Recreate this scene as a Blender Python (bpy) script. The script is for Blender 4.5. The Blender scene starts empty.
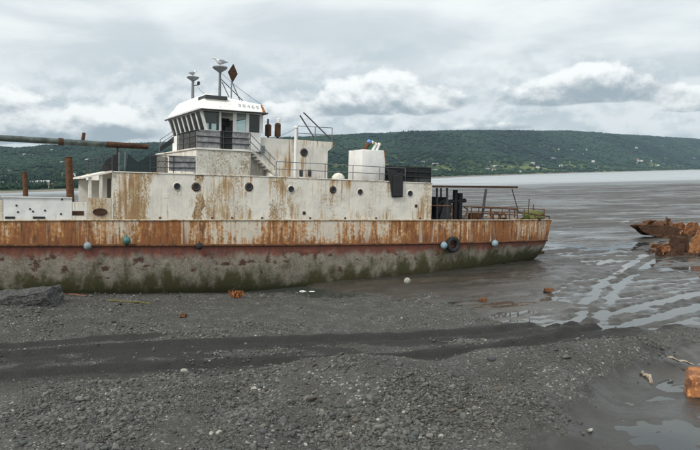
import bpy, bmesh, math, random
import numpy as np
from mathutils import Vector, Matrix, Euler

random.seed(7); rng = np.random.default_rng(11)
R = math.radians
sc = bpy.context.scene
col = sc.collection

# ------------------------------------------------------------------ camera
FPX = 720.0                      # focal length in pixels of the 700 px wide photograph
CAM = Vector((0, 0, 6.3))
PITCH, ROLL = R(3.92), R(1.2)
fw = Vector((0, math.cos(PITCH), -math.sin(PITCH)))
r0 = Vector((1, 0, 0)); u0 = r0.cross(fw)
rt = r0 * math.cos(ROLL) - u0 * math.sin(ROLL)
up = u0 * math.cos(ROLL) + r0 * math.sin(ROLL)
cd = bpy.data.cameras.new('camera'); cam = bpy.data.objects.new('camera', cd); col.objects.link(cam)
cam.matrix_world = Matrix(((rt.x, up.x, -fw.x, CAM.x), (rt.y, up.y, -fw.y, CAM.y), (rt.z, up.z, -fw.z, CAM.z), (0, 0, 0, 1)))
cd.sensor_width = 36; cd.lens = 36 * FPX / 700; cd.clip_start = .1; cd.clip_end = 40000
sc.camera = cam
sc.render.resolution_x, sc.render.resolution_y = 1024, 658

# ------------------------------------------------------------------ light and sky
SUN_EL, SUN_AZ = R(46), R(218)   # azimuth clockwise from +Y: behind the photographer, a little to the left
sd = bpy.data.lights.new('sun', 'SUN'); sd.energy = 1.5; sd.angle = R(14); sd.color = (1, .95, .87)
sun = bpy.data.objects.new('sun', sd); col.objects.link(sun)
sdir = Vector((math.sin(SUN_AZ) * math.cos(SUN_EL), math.cos(SUN_AZ) * math.cos(SUN_EL), math.sin(SUN_EL)))
sun.rotation_euler = sdir.to_track_quat('Z', 'Y').to_euler()
sc.view_settings.view_transform = 'Standard'; sc.view_settings.look = 'None'
sc.view_settings.exposure = 0.74; sc.view_settings.gamma = 1

class NT:
    """tiny node-tree helper"""
    def __init__(s, tree): s.t = tree; s.n = tree.nodes; s.l = tree.links
    def node(s, typ, **kw):
        n = s.n.new(typ)
        for k, v in kw.items(): setattr(n, k, v)
        return n
    def put(s, sock, v):
        if isinstance(v, bpy.types.NodeSocket): s.l.new(v, sock)
        elif v is not None:
            if hasattr(sock, 'default_value'):
                try: sock.default_value = v
                except Exception:
                    sock.default_value = (v, v, v, 1)[:len(sock.default_value)] if not hasattr(v, '__len__') else tuple(v) + (1,)
    def math(s, op, a, b=None, c=None, clamp=False):
        n = s.node('ShaderNodeMath', operation=op, use_clamp=clamp)
        s.put(n.inputs[0], a); s.put(n.inputs[1], b)
        if c is not None: s.put(n.inputs[2], c)
        return n.outputs[0]
    def vmath(s, op, a, b=None):
        n = s.node('ShaderNodeVectorMath', operation=op); s.put(n.inputs[0], a)
        if b is not None: s.put(n.inputs[1], b)
        return n.outputs[0]
    def noise(s, vec, scale, detail=4, rough=.55, dist=0.0):
        n = s.node('ShaderNodeTexNoise'); s.put(n.inputs['Vector'], vec)
        n.inputs['Scale'].default_value = scale; n.inputs['Detail'].default_value = detail
        n.inputs['Roughness'].default_value = rough; n.inputs['Distortion'].default_value = dist
        return n.outputs[0]
    def step(s, v, a, b, lo=0.0, hi=1.0):
        n = s.node('ShaderNodeMapRange', interpolation_type='SMOOTHSTEP'); s.put(n.inputs['Value'], v)
        for k, q in zip(('From Min', 'From Max', 'To Min', 'To Max'), (a, b, lo, hi)): s.put(n.inputs[k], q)
        return n.outputs[0]
    def mix(s, f, a, b):
        n = s.node('ShaderNodeMix', data_type='RGBA'); s.put(n.inputs[0], f)
        for k, v in ((6, a), (7, b)):
            if isinstance(v, (tuple, list)): v = tuple(v) + ((1,) if len(v) == 3 else ())
            s.put(n.inputs[k], v)
        return n.outputs[2]
    def scaled(s, vec, x, y, z, off=(0, 0, 0)):
        n = s.node('ShaderNodeMapping'); s.put(n.inputs['Vector'], vec)
        n.inputs['Scale'].default_value = (x, y, z); n.inputs['Location'].default_value = off
        return n.outputs[0]
    def attr(s, name, typ='GEOMETRY'):
        return s.node('ShaderNodeAttribute', attribute_name=name, attribute_type=typ)
    def bump(s, h, strength, dist, normal=None):
        n = s.node('ShaderNodeBump'); s.put(n.inputs['Height'], h)
        n.inputs['Strength'].default_value = strength; n.inputs['Distance'].default_value = dist
        if normal is not None: s.put(n.inputs['Normal'], normal)
        return n.outputs[0]

world = bpy.data.worlds.new('World'); sc.world = world; world.use_nodes = True
W = NT(world.node_tree); W.n.clear()
wout = W.node('ShaderNodeOutputWorld'); bg = W.node('ShaderNodeBackground'); bg.inputs[1].default_value = .08
W.l.new(bg.outputs[0], wout.inputs[0])
sky = W.node('ShaderNodeTexSky', sky_type='NISHITA', sun_disc=False, sun_elevation=SUN_EL, sun_rotation=SUN_AZ, air_density=1.2, dust_density=2.0)
dirv = W.node('ShaderNodeTexCoord').outputs['Generated']
sx = W.node('ShaderNodeSeparateXYZ'); W.l.new(dirv, sx.inputs[0])
elev = W.math('ARCSINE', sx.outputs[2])                      # radians
hl = W.math('SQRT', W.math('ADD', W.math('MULTIPLY', sx.outputs[0], sx.outputs[0]), W.math('ADD', W.math('MULTIPLY', sx.outputs[1], sx.outputs[1]), 1e-5)))
def skyvec(kel, eoff, seed):
    c = W.node('ShaderNodeCombineXYZ')
    W.put(c.inputs[0], W.math('ADD', W.math('DIVIDE', sx.outputs[0], hl), seed)); W.put(c.inputs[1], W.math('DIVIDE', sx.outputs[1], hl))
    W.put(c.inputs[2], W.math('MULTIPLY', W.math('ADD', elev, eoff), kel))
    return c.outputs[0]
# high overcast sheet: bright, faint streaks
veil = W.noise(skyvec(5.0, 0, 3.1), 2.6, 5, .55, .4)
vs = W.step(veil, .32, .62)
zen = W.step(elev, .1, 1.2)
sheet = W.mix(vs, (4.9, 5.4, 5.65), (7.4, 7.7, 7.65))
sheet = W.mix(zen, sheet, (8.2, 8.5, 8.6))
# cumulus: a few large heaps seen over the hill plus a broken low layer; noise breaks up every edge
az = W.math('ARCTAN2', sx.outputs[0], sx.outputs[1])
n1 = W.noise(skyvec(1.5, 0, 2.0), 8.0, 10, .58, .12); n1u = W.noise(skyvec(1.5, .012, 2.0), 8.0, 10, .58, .12)
n2 = W.noise(skyvec(2.6, 0, 6.0), 3.4, 6, .55, .3)
def heap_field(a0, base, sa, hgt, gain):
    """density of one heap with a flat base at elevation base; second value runs 0 (base) to 1 (top)"""
    da = W.math('DIVIDE', W.math('SUBTRACT', az, a0), sa); rise = W.math('DIVIDE', W.math('SUBTRACT', elev, base), hgt)
    g = W.math('EXPONENT', W.math('MULTIPLY', W.math('ADD', W.math('MULTIPLY', da, da), W.math('MULTIPLY', W.math('MAXIMUM', rise, 0), W.math('MAXIMUM', rise, 0))), -1.0))
    return W.math('MULTIPLY', W.math('MULTIPLY', g, W.step(rise, -.45, .12)), gain), rise
dens = None; shade = None
for a0, base, sa, hgt, gain in ((.065, .092, .120, .056, .84), (.33, .094, .100, .042, .72), (-.47, .055, .25, .060, .70), (-.15, .078, .09, .026, .5), (.20, .058, .10, .016, .42), (.47, .072, .10, .02, .5), (.55, .085, .12, .03, .6), (.95, .09, .2, .05, .7), (-1.1, .08, .25, .05, .7), (1.7, .09, .3, .05, .7), (-2.0, .08, .3, .05, .7), (2.7, .09, .3, .05, .7)):
    d_, r_ = heap_field(a0, base, sa, hgt, gain); wgt = W.math('MULTIPLY', d_, r_)
    dens = d_ if dens is None else W.math('ADD', dens, d_); shade = wgt if shade is None else W.math('ADD', shade, wgt)
rise = W.math('DIVIDE', shade, W.math('ADD', dens, .02))
c0 = W.math('ADD', dens, W.math('MULTIPLY', W.math('SUBTRACT', n1, .5), 1.15))
cov = W.step(c0, .33, .42)
lit = W.math('ADD', W.math('MULTIPLY', rise, .62), W.math('ADD', W.math('MULTIPLY', W.math('SUBTRACT', n1, n1u), 2.2), W.math('MULTIPLY', W.math('SUBTRACT', n2, .5), .5)))
lit = W.step(lit, -.08, .46)
ccol = W.mix(lit, (2.75, 3.25, 3.65), (8.2, 8.3, 8.2))
# broken grey layer low over the horizon
lb = W.math('MULTIPLY', W.step(elev, -.02, .02), W.step(elev, .09, .21, 1, 0))
lcov = W.step(W.math('ADD', n2, W.math('MULTIPLY', W.math('SUBTRACT', n1, .5), .35)), .34, .58)
lay = W.mix(W.step(W.math('SUBTRACT', n1, n1u), -.06, .08), (3.9, 4.45, 4.85), (6.9, 7.2, 7.3))
cl = W.mix(W.math('MULTIPLY', W.math('MULTIPLY', lb, lcov), .85), sheet, lay)
cl = W.mix(cov, cl, ccol)
low = W.step(elev, .0, .05, 1, 0)
cl = W.mix(W.math('MULTIPLY', low, .4), cl, (6.0, 6.7, 7.1))
full = W.mix(.93, sky.outputs[0], cl)
W.l.new(full, bg.inputs[0])

# ------------------------------------------------------------------ helpers
def ray(px, py): return fw * FPX + rt * (px - 350) + up * (225 - py)
def ground_at(px, py, z=0.0):
    d = ray(px, py); k = (z - CAM.z) / d.z; return CAM + d * k
def at_depth(px, py, Y):
    d = ray(px, py); return CAM + d * (Y / d.y)
SHIP = Matrix.Translation((-8.0, 39.0, 0)) @ Matrix.Rotation(R(28), 4, 'Z') @ Matrix.Rotation(R(2.9), 4, 'Y')
SHIPI = SHIP.inverted()
def L(px, py, t=0.0):
    """ship-local point (s, t, z) seen at a pixel, on the fore-and-aft plane t (0 = side towards the beach)"""
    o = SHIPI @ CAM; d = SHIPI.to_3x3() @ ray(px, py); return o + d * ((t - o.y) / d.y)

class MB:
    def __init__(s): s.v = []; s.f = []; s.attr = None
    def add(s, vs, fs):
        b = len(s.v); s.v += [tuple(v) for v in vs]; s.f += [tuple(b + i for i in f) for f in fs]; return s
    def box(s, a, b):
        (x0, y0, z0), (x1, y1, z1) = a, b
        return s.add([(x0,y0,z0),(x1,y0,z0),(x1,y1,z0),(x0,y1,z0),(x0,y0,z1),(x1,y0,z1),(x1,y1,z1),(x0,y1,z1)],
                     [(0,3,2,1),(4,5,6,7),(0,1,5,4),(1,2,6,5),(2,3,7,6),(3,0,4,7)])
    def prism(s, bot, top):
        n = len(bot)
        return s.add(list(bot) + list(top), [tuple(range(n))[::-1], tuple(range(n, 2*n))] + [(i, (i+1) % n, n + (i+1) % n, n + i) for i in range(n)])
    def slab(s, pts, off):
        off = Vector(off); return s.prism(pts, [tuple(Vector(p) + off) for p in pts])
    def tube(s, a, b, r, r2=None, n=8, cap=True):
        a, b = Vector(a), Vector(b); r2 = r if r2 is None else r2
        d = (b - a).normalized(); x = d.orthogonal().normalized(); y = d.cross(x)
        ring = lambda c, q: [c + x * (q * math.cos(2*math.pi*i/n)) + y * (q * math.sin(2*math.pi*i/n)) for i in range(n)]
        fs = [(i, (i+1) % n, n + (i+1) % n, n + i) for i in range(n)]
        if cap: fs += [tuple(range(n))[::-1], tuple(range(n, 2*n))]
        return s.add(ring(a, r) + ring(b, r2), fs)
    def path(s, pts, r, n=6):
        for a, b in zip(pts, pts[1:]): s.tube(a, b, r, n=n)
        return s
    def bar(s, a, b, w, h):
        a, b = Vector(a), Vector(b); d = (b - a).normalized(); up_ = Vector((0,0,1)) if abs(d.z) < .95 else Vector((1,0,0))
        x = d.cross(up_).normalized() * (w/2); y = x.cross(d).normalized() * (h/2)
        return s.prism([a-x-y, a+x-y, a+x+y, a-x+y], [b-x-y, b+x-y, b+x+y, b-x+y])
    def lathe(s, prof, c=(0,0,0), n=12, axis='Z'):
        vs = []; c = Vector(c)
        for r_, h in prof:
            for i in range(n):
                a = 2*math.pi*i/n; p = (r_*math.cos(a), r_*math.sin(a), h)
                if axis == 'Y': p = (p[0], p[2], p[1])
                if axis == 'X': p = (p[2], p[0], p[1])
                vs.append(c + Vector(p))
        m = len(prof)
        fs = [(j*n+i, j*n+(i+1) % n, (j+1)*n+(i+1) % n, (j+1)*n+i) for j in range(m-1) for i in range(n)]
        fs += [tuple(range(n))[::-1], tuple(range((m-1)*n, m*n))]
        return s.add(vs, fs)
    def torus(s, c, R_, r_, axis='Y', n=24, m=8):
        c = Vector(c); vs = []
        for i in range(n):
            a = 2*math.pi*i/n
            for j in range(m):
                b = 2*math.pi*j/m; q = R_ + r_*math.cos(b); p = (q*math.cos(a), q*math.sin(a), r_*math.sin(b))
                if axis == 'Y': p = (p[0], p[2], p[1])
                vs.append(c + Vector(p))
        return s.add(vs, [(i*m+j, ((i+1) % n)*m+j, ((i+1) % n)*m+(j+1) % m, i*m+(j+1) % m) for i in range(n) for j in range(m)])
    def build(s, name, mat, parent=None, smooth=False, bevel=0.0, mats=None):
        me = bpy.data.meshes.new(name); me.from_pydata([tuple(v) for v in s.v], [], s.f)
        bm = bmesh.new(); bm.from_mesh(me); bmesh.ops.recalc_face_normals(bm, faces=bm.faces)
        if bevel:
            es = [e for e in bm.edges if len(e.link_faces) == 2 and e.calc_face_angle(0) > .5]
            bmesh.ops.bevel(bm, geom=es, offset=bevel, segments=2, profile=.5, affect='EDGES', clamp_overlap=True)
        bm.to_mesh(me); bm.free()
        if smooth:
            me.polygons.foreach_set('use_smooth', [True]*len(me.polygons)); me.set_sharp_from_angle(angle=R(40))
        me.materials.append(mat)
        o = bpy.data.objects.new(name, me); col.objects.link(o)
        if parent: o.parent = parent
        return o
def tag(o, label=None, cat=None, group=None, kind=None):
    for k, v in (('label', label), ('category', cat), ('group', group), ('kind', kind)):
        if v: o[k] = v
    return o
def empty(name, label, cat, mw=None, group=None):
    o = bpy.data.objects.new(name, None); col.objects.link(o); o.empty_display_size = .3
    if mw is not None: o.matrix_world = mw
    return tag(o, label, cat, group)

# ------------------------------------------------------------------ materials
def mat(name):
    m = bpy.data.materials.new(name); m.use_nodes = True; t = NT(m.node_tree); b = t.n['Principled BSDF']
    return m, t, b
def plain(name, c, rough=.6, metal=0.0, var=.25, scale=6.0, bumpd=.004):
    m, t, b = mat(name); P = t.node('ShaderNodeTexCoord').outputs['Object']
    n = t.noise(P, scale, 6, .6); k = t.step(n, .3, .7, 1 - var, 1 + var)
    t.put(b.inputs['Base Color'], t.vmath('SCALE', c)); 
    vm = b.inputs['Base Color'].links[0].from_node; t.put(vm.inputs[3], k)
    b.inputs['Roughness'].default_value = rough; b.inputs['Metallic'].default_value = metal
    t.put(b.inputs['Normal'], t.bump(t.noise(P, scale*8, 3), .5, bumpd))
    return m
RUST_D, RUST_M, RUST_L = (.075, .032, .016), (.21, .085, .03), (.40, .19, .07)
def rust_color(t, P, scale=3.0):
    a = t.noise(P, scale, 7, .65); b_ = t.noise(P, scale*4.3, 5, .6)
    c = t.mix(t.step(a, .35, .62), RUST_D, RUST_M); return t.mix(t.step(b_, .52, .7), c, RUST_L)
def rusty(name, scale=3.0, dark=1.0):
    m, t, b = mat(name); P = t.node('ShaderNodeTexCoord').outputs['Object']
    c = rust_color(t, P, scale)
    if dark != 1.0:
        c2 = t.vmath('SCALE', c); t.put(c2.node.inputs[3], dark); c = c2
    t.put(b.inputs['Base Color'], c); b.inputs['Roughness'].default_value = .85
    t.put(b.inputs['Normal'], t.bump(t.noise(P, scale*12, 4, .7), .8, .012)); return m
def weathered(name, base=(.80, .775, .70), streak=.5, mottle=.3, tone=(.52, .40, .20), seed=0.0, pits=.3, wear=()):
    """old paint on steel: rust runs that drip downwards, mottled peeling patches, chips"""
    m, t, b = mat(name); P0 = t.node('ShaderNodeTexCoord').outputs['Object']
    P = t.vmath('ADD', P0, (seed, seed*.37, seed*.71))
    dirt = t.noise(P, 1.3, 6, .6)
    extra = None
    if wear:
        sx_ = t.node('ShaderNodeSeparateXYZ'); t.put(sx_.inputs[0], P0); xw = t.math('ADD', sx_.outputs[0], t.math('MULTIPLY', t.math('SUBTRACT', t.noise(P, 1.2, 5, .6), .5), 1.1))
        for c0_, hw_, gn in wear:
            q_ = t.math('DIVIDE', t.math('ABSOLUTE', t.math('SUBTRACT', xw, c0_)), hw_); g_ = t.step(q_, .75, 1.25, gn, 0); extra = g_ if extra is None else t.math('ADD', extra, g_)
    c = t.mix(t.step(dirt, .35, .75), base, tuple(q*.80 for q in base))
    # runs: fine across, long downwards
    run = t.noise(t.scaled(P, 5.5, 5.5, .38), 1.0, 6, .62); big = t.noise(t.scaled(P, .8, .8, .5), 1.0, 3, .5)
    rv = t.math('ADD', run, t.math('MULTIPLY', t.math('SUBTRACT', big, .5), .7))
    if extra is not None: rv = t.math('ADD', rv, t.math('MULTIPLY', extra, .6))
    e0 = .74 - .22*streak
    c = t.mix(t.math('MULTIPLY', t.step(rv, e0 - .03, e0 + .12), .75), c, tone)
    c = t.mix(t.math('MULTIPLY', t.step(rv, e0 + .07, e0 + .2), .8), c, (.27, .12, .045))
    pe = t.noise(t.scaled(P, 1, 1, .62), 12.5, 8, .76, .3); big2 = t.noise(P, .9, 3, .5)
    pv = t.math('ADD', pe, t.math('MULTIPLY', t.math('SUBTRACT', big2, .5), .5))
    if extra is not None: pv = t.math('ADD', pv, extra)
    q0 = .72 - .24*mottle
    c = t.mix(t.math('MULTIPLY', t.step(pv, q0 - .03, q0 + .12), .85), c, tuple(q*.72 for q in tone))
    c = t.mix(t.step(pv, q0 + .11, q0 + .22), c, (.17, .095, .05))
    pit = t.noise(P, 26, 3, .6)
    c = t.mix(t.step(pit, .74 - .12*pits, .78 - .1*pits), c, (.12, .06, .03))
    t.put(b.inputs['Base Color'], c); b.inputs['Roughness'].default_value = .62
    hgt = t.math('ADD', t.math('MULTIPLY', t.noise(P, 1.1, 2), 2.5), t.math('ADD', t.math('MULTIPLY', pe, .35), t.math('MULTIPLY', run, .2)))
    t.put(b.inputs['Normal'], t.bump(hgt, .6, .03)); return m

def hull_material():
    m, t, b = mat('hull_paint'); P = t.node('ShaderNodeTexCoord').outputs['Object']
    v = t.attr('zone').outputs['Fac']      # 0 deck edge, 1 rubbing strake, 2 turn of bilge, 3 keel
    s = t.node('ShaderNodeSeparateXYZ'); t.put(s.inputs[0], P)
    wob = t.math('MULTIPLY', t.math('SUBTRACT', t.noise(t.scaled(P, 1.6, 1.6, .8), 1, 5, .6), .5), .5)
    # upper strake: white paint nearly lost under rust runs
    run = t.noise(t.scaled(P, 5.0, 5.0, .42), 1.0, 6, .62); big = t.noise(t.scaled(P, .32, .32, .3, (7, 0, 0)), 1, 3, .5)
    spot = t.noise(P, 6.0, 7, .66)
    rv = t.math('ADD', t.math('ADD', run, t.math('MULTIPLY', t.math('SUBTRACT', spot, .5), .7)), t.math('MULTIPLY', t.math('SUBTRACT', big, .5), .9))
    # the middle of the ship kept more paint than bow and stern
    mid = t.math('MULTIPLY', t.step(s.outputs[0], -2.5, 1.5), t.step(s.outputs[0], 8, 14, 1, 0))
    rv = t.math('SUBTRACT', rv, t.math('MULTIPLY', mid, .15)); rv = t.math('ADD', rv, .045)
    foot = t.step(v, .45, 1.0, 0, .13); rv = t.math('ADD', rv, foot)
    c = t.mix(t.noise(P, 2, 5), (.72, .67, .57), (.52, .46, .37))
    c = t.mix(t.step(rv, .30, .50), c, (.48, .245, .085)); c = t.mix(t.step(rv, .43, .66), c, (.27, .10, .030)); dk_ = t.noise(t.scaled(P, 4.0, 4.0, .9, (3, 3, 3)), 1, 7, .68)
    c = t.mix(t.math('MULTIPLY', t.step(dk_, .46, .66), t.step(rv, .33, .55)), c, (.12, .052, .026))
    wr = t.noise(t.scaled(P, 2.2, 2.2, .16, (0, 0, 9)), 1, 4, .6); c = t.mix(t.math('MULTIPLY', t.step(wr, .54, .70), .8), c, (.62, .56, .47))
    # red boot top
    red = t.mix(t.step(t.noise(t.scaled(P, 3, 3, 1.2), 1, 6, .65), .4, .62), (.235, .075, .048), (.14, .06, .042))
    c = t.mix(t.step(v, .985, 1.0), c, red)
    # encrusted grey-brown bottom, barnacles and patches of bare rust
    gr = t.mix(t.step(t.noise(P, 1.7, 7, .65), .35, .65), (.17, .145, .11), (.29, .255, .20))
    gr = t.mix(t.step(t.noise(P, 14, 4, .6), .5, .66), gr, (.36, .33, .27))
    rp = t.math('SUBTRACT', t.noise(t.scaled(P, 1.0, 1.0, 1.6), 1, 6, .62), t.math('MULTIPLY', v, .16))
    gr = t.mix(t.step(rp, .33, .40), gr, (.085, .037, .025))
    v2 = t.math('ADD', v, wob)
    c = t.mix(t.step(v2, 1.10, 1.30), c, gr)
    # algae
    al = t.mix(t.noise(P, 5, 6, .6), (.036, .038, .012), (.095, .088, .032))
    va = t.math('ADD', v, t.math('MULTIPLY', t.math('SUBTRACT', t.noise(t.scaled(P, 1.3, 1.3, .7), 1, 7, .66), .5), 2.3))
    aft = t.step(s.outputs[0], 8, 18, 0, .3); va = t.math('ADD', va, aft)
    c = t.mix(t.step(va, 1.38, 1.9), c, al)
    c = t.mix(t.step(t.math('ADD', v, wob), 2.2, 2.4), c, (.026, .025, .012))
    t.put(b.inputs['Base Color'], c); b.inputs['Roughness'].default_value = .75
    dent = t.noise(t.scaled(P, .8, .8, .5), 1, 2)
    hgt = t.math('ADD', t.math('MULTIPLY', dent, 3.0), t.math('ADD', t.math('MULTIPLY', spot, .5), t.math('MULTIPLY', t.noise(P, 22, 4, .7), t.step(v, 1.1, 1.4, .1, 1.0))))
    t.put(b.inputs['Normal'], t.bump(hgt, .7, .03)); return m

M = {}
M['hull'] = hull_material()
M['white'] = weathered('white_paint', streak=.32, mottle=.2, pits=.25)
M['white2'] = weathered('white_paint_stained', streak=.75, mottle=.4, seed=4.3, pits=.5)
M['white3'] = weathered('white_paint_runs', streak=1.0, mottle=.45, seed=9.1, pits=.6, tone=(.50, .34, .16))
M['clean'] = weathered('white_paint_clean', base=(.82, .82, .79), streak=.28, mottle=.12, seed=2.0, pits=.1)
def px_s(px): return L(px, 190, .07).x
def wear_px(lst): return [((px_s(a)+px_s(c_))/2, abs(px_s(c_)-px_s(a))/2, g) for a, c_, g in lst]
M['shell'] = weathered('shell_paint', base=(.80, .765, .68), streak=.72, mottle=.40, seed=3.3, pits=.7, tone=(.50, .335, .15),
    wear=wear_px([(106, 151, .18), (194, 202, .2), (200, 246, .13), (268, 286, .15), (294, 308, .09), (318, 347, .07), (358, 374, .08), (380, 392, .07), (422, 434, .12), (289, 293, .09), (331, 335, .09), (247, 251, .09)]))
M['peel'] = weathered('peeling_paint', base=(.66, .62, .50), streak=.7, mottle=1.0, seed=5.7, tone=(.42, .31, .15), pits=.8)
M['peel3'] = weathered('bridge_peeling_paint', base=(.70, .68, .60), streak=.7, mottle=.95, seed=6.7, tone=(.36, .27, .14), pits=.6)
M['peel2'] = weathered('peeling_rust_paint', base=(.64, .58, .46), streak=1.1, mottle=.95, seed=13.7, tone=(.46, .30, .13), pits=.9)
M['rust'] = rusty('rust', 3, .62); M['rust_dark'] = rusty('rust_dark', 4, .34); M['rust_orange'] = rusty('rust_orange', 2.6, 1.4); M['rust_bright'] = rusty('rust_bright', 2.4, 1.6)
M['black'] = plain('black_paint', (.018, .018, .019), .55)
M['dark'] = plain('dark_steel', (.045, .047, .05), .6)
M['greyrail'] = plain('grey_rail_paint', (.16, .17, .18), .6)
M['canvas'] = plain('grey_canvas', (.27, .275, .275), .9, var=.35, scale=5)
M['rubber'] = plain('rubber', (.02, .02, .021), .8)
M['boom'] = plain('boom_paint', (.075, .095, .085), .7, var=.5, scale=3)
M['deck'] = plain('deck_steel', (.13, .10, .08), .85, var=.4)
M['buoy_blue'] = plain('buoy_pale_blue', (.22, .33, .38), .6); M['buoy_teal'] = plain('buoy_teal', (.05, .16, .15), .5)
M['buoy_grey'] = plain('buoy_grey', (.24, .29, .31), .6)
M['inner'] = plain('cabin_lining', (.20, .20, .19), .8)
M['cap'] = plain('exhaust_blue', (.10, .25, .55), .5); M['green'] = plain('exhaust_green', (.03, .12, .06), .5)
M['red'] = plain('red_cloth', (.5, .03, .03), .7)
M['netgreen'] = plain('net_green', (.12, .14, .04), .95, var=.6, scale=14, bumpd=.03)
M['feather'] = plain('feather_white', (.75, .75, .74), .8, var=.05); M['wing'] = plain('feather_grey', (.30, .32, .35), .8, var=.1); M['beak'] = plain('beak_yellow', (.6, .35, .05), .5)
M['rope'] = plain('rope', (.25, .21, .15), .95)
M['wood'] = plain('driftwood', (.30, .25, .19), .9, var=.4, scale=8); M['wood_red'] = plain('red_brown_wood', (.16, .07, .045), .9)
M['weed'] = plain('orange_kelp', (.30, .10, .02), .6, var=.5, scale=9)
def glass():
    m, t, b = mat('window_glass'); n = t.n; tr = t.node('ShaderNodeBsdfTransparent'); gl = t.node('ShaderNodeBsdfGlossy')
    tr.inputs[0].default_value = (.62, .70, .68, 1); gl.inputs['Roughness'].default_value = .05
    fr = t.node('ShaderNodeFresnel'); fr.inputs[0].default_value = 1.5; mx = t.node('ShaderNodeMixShader')
    t.l.new(fr.outputs[0], mx.inputs[0]); t.l.new(tr.outputs[0], mx.inputs[1]); t.l.new(gl.outputs[0], mx.inputs[2])
    t.l.new(mx.outputs[0], n['Material Output'].inputs[0]); return m
M['glass'] = glass()
def net(name, c, fill, scale=14):
    m, t, b = mat(name); P = t.node('ShaderNodeTexCoord').outputs['Object']
    s = t.node('ShaderNodeSeparateXYZ'); t.put(s.inputs[0], P)
    def line(a): return t.math('LESS_THAN', t.math('FRACT', t.math('MULTIPLY', a, scale)), fill)
    ax = t.math('ADD', t.math('ADD', s.outputs[0], s.outputs[1]), s.outputs[2]); bx_ = t.math('SUBTRACT', t.math('ADD', s.outputs[0], s.outputs[1]), s.outputs[2])
    t.put(b.inputs['Alpha'], t.math('MAXIMUM', line(ax), line(bx_)))
    b.inputs['Base Color'].default_value = (*c, 1); b.inputs['Roughness'].default_value = .9; return m
M['net'] = net('black_netting', (.02, .022, .024), .52); M['net_thin'] = net('thin_netting', (.02, .028, .032), .33)

# ------------------------------------------------------------------ terrain functions
def _hash(ix, iy, seed):
    h = (ix.astype(np.int64)*374761393 + iy.astype(np.int64)*668265263 + seed*144665) & 0x7fffffff
    h = ((h ^ (h >> 13)) * 1274126177) & 0x7fffffff
    return ((h ^ (h >> 16)) & 0xffff) / 65535.0
def vnoise(x, y, seed=0):
    ix, iy = np.floor(x), np.floor(y); fx, fy = x-ix, y-iy; fx = fx*fx*(3-2*fx); fy = fy*fy*(3-2*fy)
    a, b = _hash(ix, iy, seed), _hash(ix+1, iy, seed); c, d = _hash(ix, iy+1, seed), _hash(ix+1, iy+1, seed)
    return (a*(1-fx)+b*fx)*(1-fy) + (c*(1-fx)+d*fx)*fy - .5
def fbm(x, y, seed=0, oct=4):
    s = 0; a = 1.0
    for k in range(oct): s = s + a*vnoise(x*2**k + 17.3*k, y*2**k - 9.1*k, seed+k); a *= .5
    return s
def sst(x, a, b):
    q = np.clip((x-a)/(b-a), 0, 1); return q*q*(3-2*q)
def polydist(x, y, pts):
    d = np.full(np.shape(x), 1e9)
    for (ax, ay), (bx, by) in zip(pts, pts[1:]):
        ux, uy = bx-ax, by-ay; l2 = ux*ux+uy*uy
        q = np.clip(((x-ax)*ux+(y-ay)*uy)/l2, 0, 1); d = np.minimum(d, np.hypot(x-ax-q*ux, y-ay-q*uy))
    return d
def signed(x, y, poly):            # positive inside
    d = polydist(x, y, poly + [poly[0]]); ins = np.zeros(np.shape(x), bool); n = len(poly)
    for i in range(n):
        (ax, ay), (bx, by) = poly[i], poly[(i+1) % n]
        c = ((ay > y) != (by > y)) & (x < (bx-ax)*(y-ay)/((by-ay) if by != ay else 1e-9)+ax); ins ^= c
    return np.where(ins, d, -d)
def gp(lst, z=0.0): return [tuple(ground_at(px, py, z)[:2]) for px, py in lst]

WATER_Z = -.15
# the line where beach meets hull
keel = [(-120, 291), (0, 291), (120, 291), (250, 290), (320, 287.5), (400, 281), (480, 273), (548, 268)]
_k = [(L(px, py, .5), SHIP @ L(px, py, .5)) for px, py in keel]
KS = np.array([a.x for a, b in _k]); KZ = np.array([b.z for a, b in _k])
c28, s28 = math.cos(R(28)), math.sin(R(28))
def ship_st(x, y): dx, dy = x+8.0, y-39.0; return dx*c28+dy*s28, -dx*s28+dy*c28
TRACKS = [(gp([(-60, 362), (0, 357), (100, 349), (250, 342), (400, 338), (500, 331), (560, 321), (620, 308), (700, 290), (780, 272)]), .42, .13),
          (gp([(-60, 384), (0, 378), (100, 371), (250, 364), (400, 360), (500, 350), (560, 338), (640, 319), (700, 303), (800, 280)]), .42, .15),
          (gp([(575, 332), (585, 305), (605, 280), (640, 258), (665, 240)], -.1), .35, .08), (gp([(598, 330), (604, 307), (622, 282), (652, 262), (678, 246)], -.1), .35, .08),
          (gp([(0, 349), (60, 343), (110, 338), (150, 337)]), .3, .06),
          (gp([(560, 331), (620, 316), (680, 300), (760, 277)], -.1), .2, .05), (gp([(650, 330), (700, 317), (780, 296)], -.1), .28, .06), (gp([(545, 300), (590, 268), (640, 246)], -.1), .25, .04), (gp([(610, 300), (660, 288), (720, 276)], -.1), .22, .04)]
ROAD = gp([(-60, 373), (0, 368), (100, 360), (250, 353), (400, 349), (500, 340), (560, 330), (630, 314), (700, 297), (780, 276)])
CHANNEL = gp([(540, 470), (578, 440), (598, 418), (620, 398), (648, 384), (690, 366), (730, 352), (900, 352), (900, 480), (540, 520)], -.1)
MUD = gp([(345, 290), (420, 298), (470, 313), (520, 326), (600, 329), (720, 333), (1500, 330)], -.1) + [(9000, 60), (9000, 12000), (-9000, 12000), (-9000, 75), (-40, 55), (-12, 48)]
CREST = [(-160, 402, .2), (0, 390, .35), (120, 384, .35), (240, 376, .5), (350, 371, .75), (430, 369, .7), (500, 349, .75), (560, 339, .95), (620, 333.5, 1.0), (680, 334, .8), (725, 340, .3), (800, 342, .05)]
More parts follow.
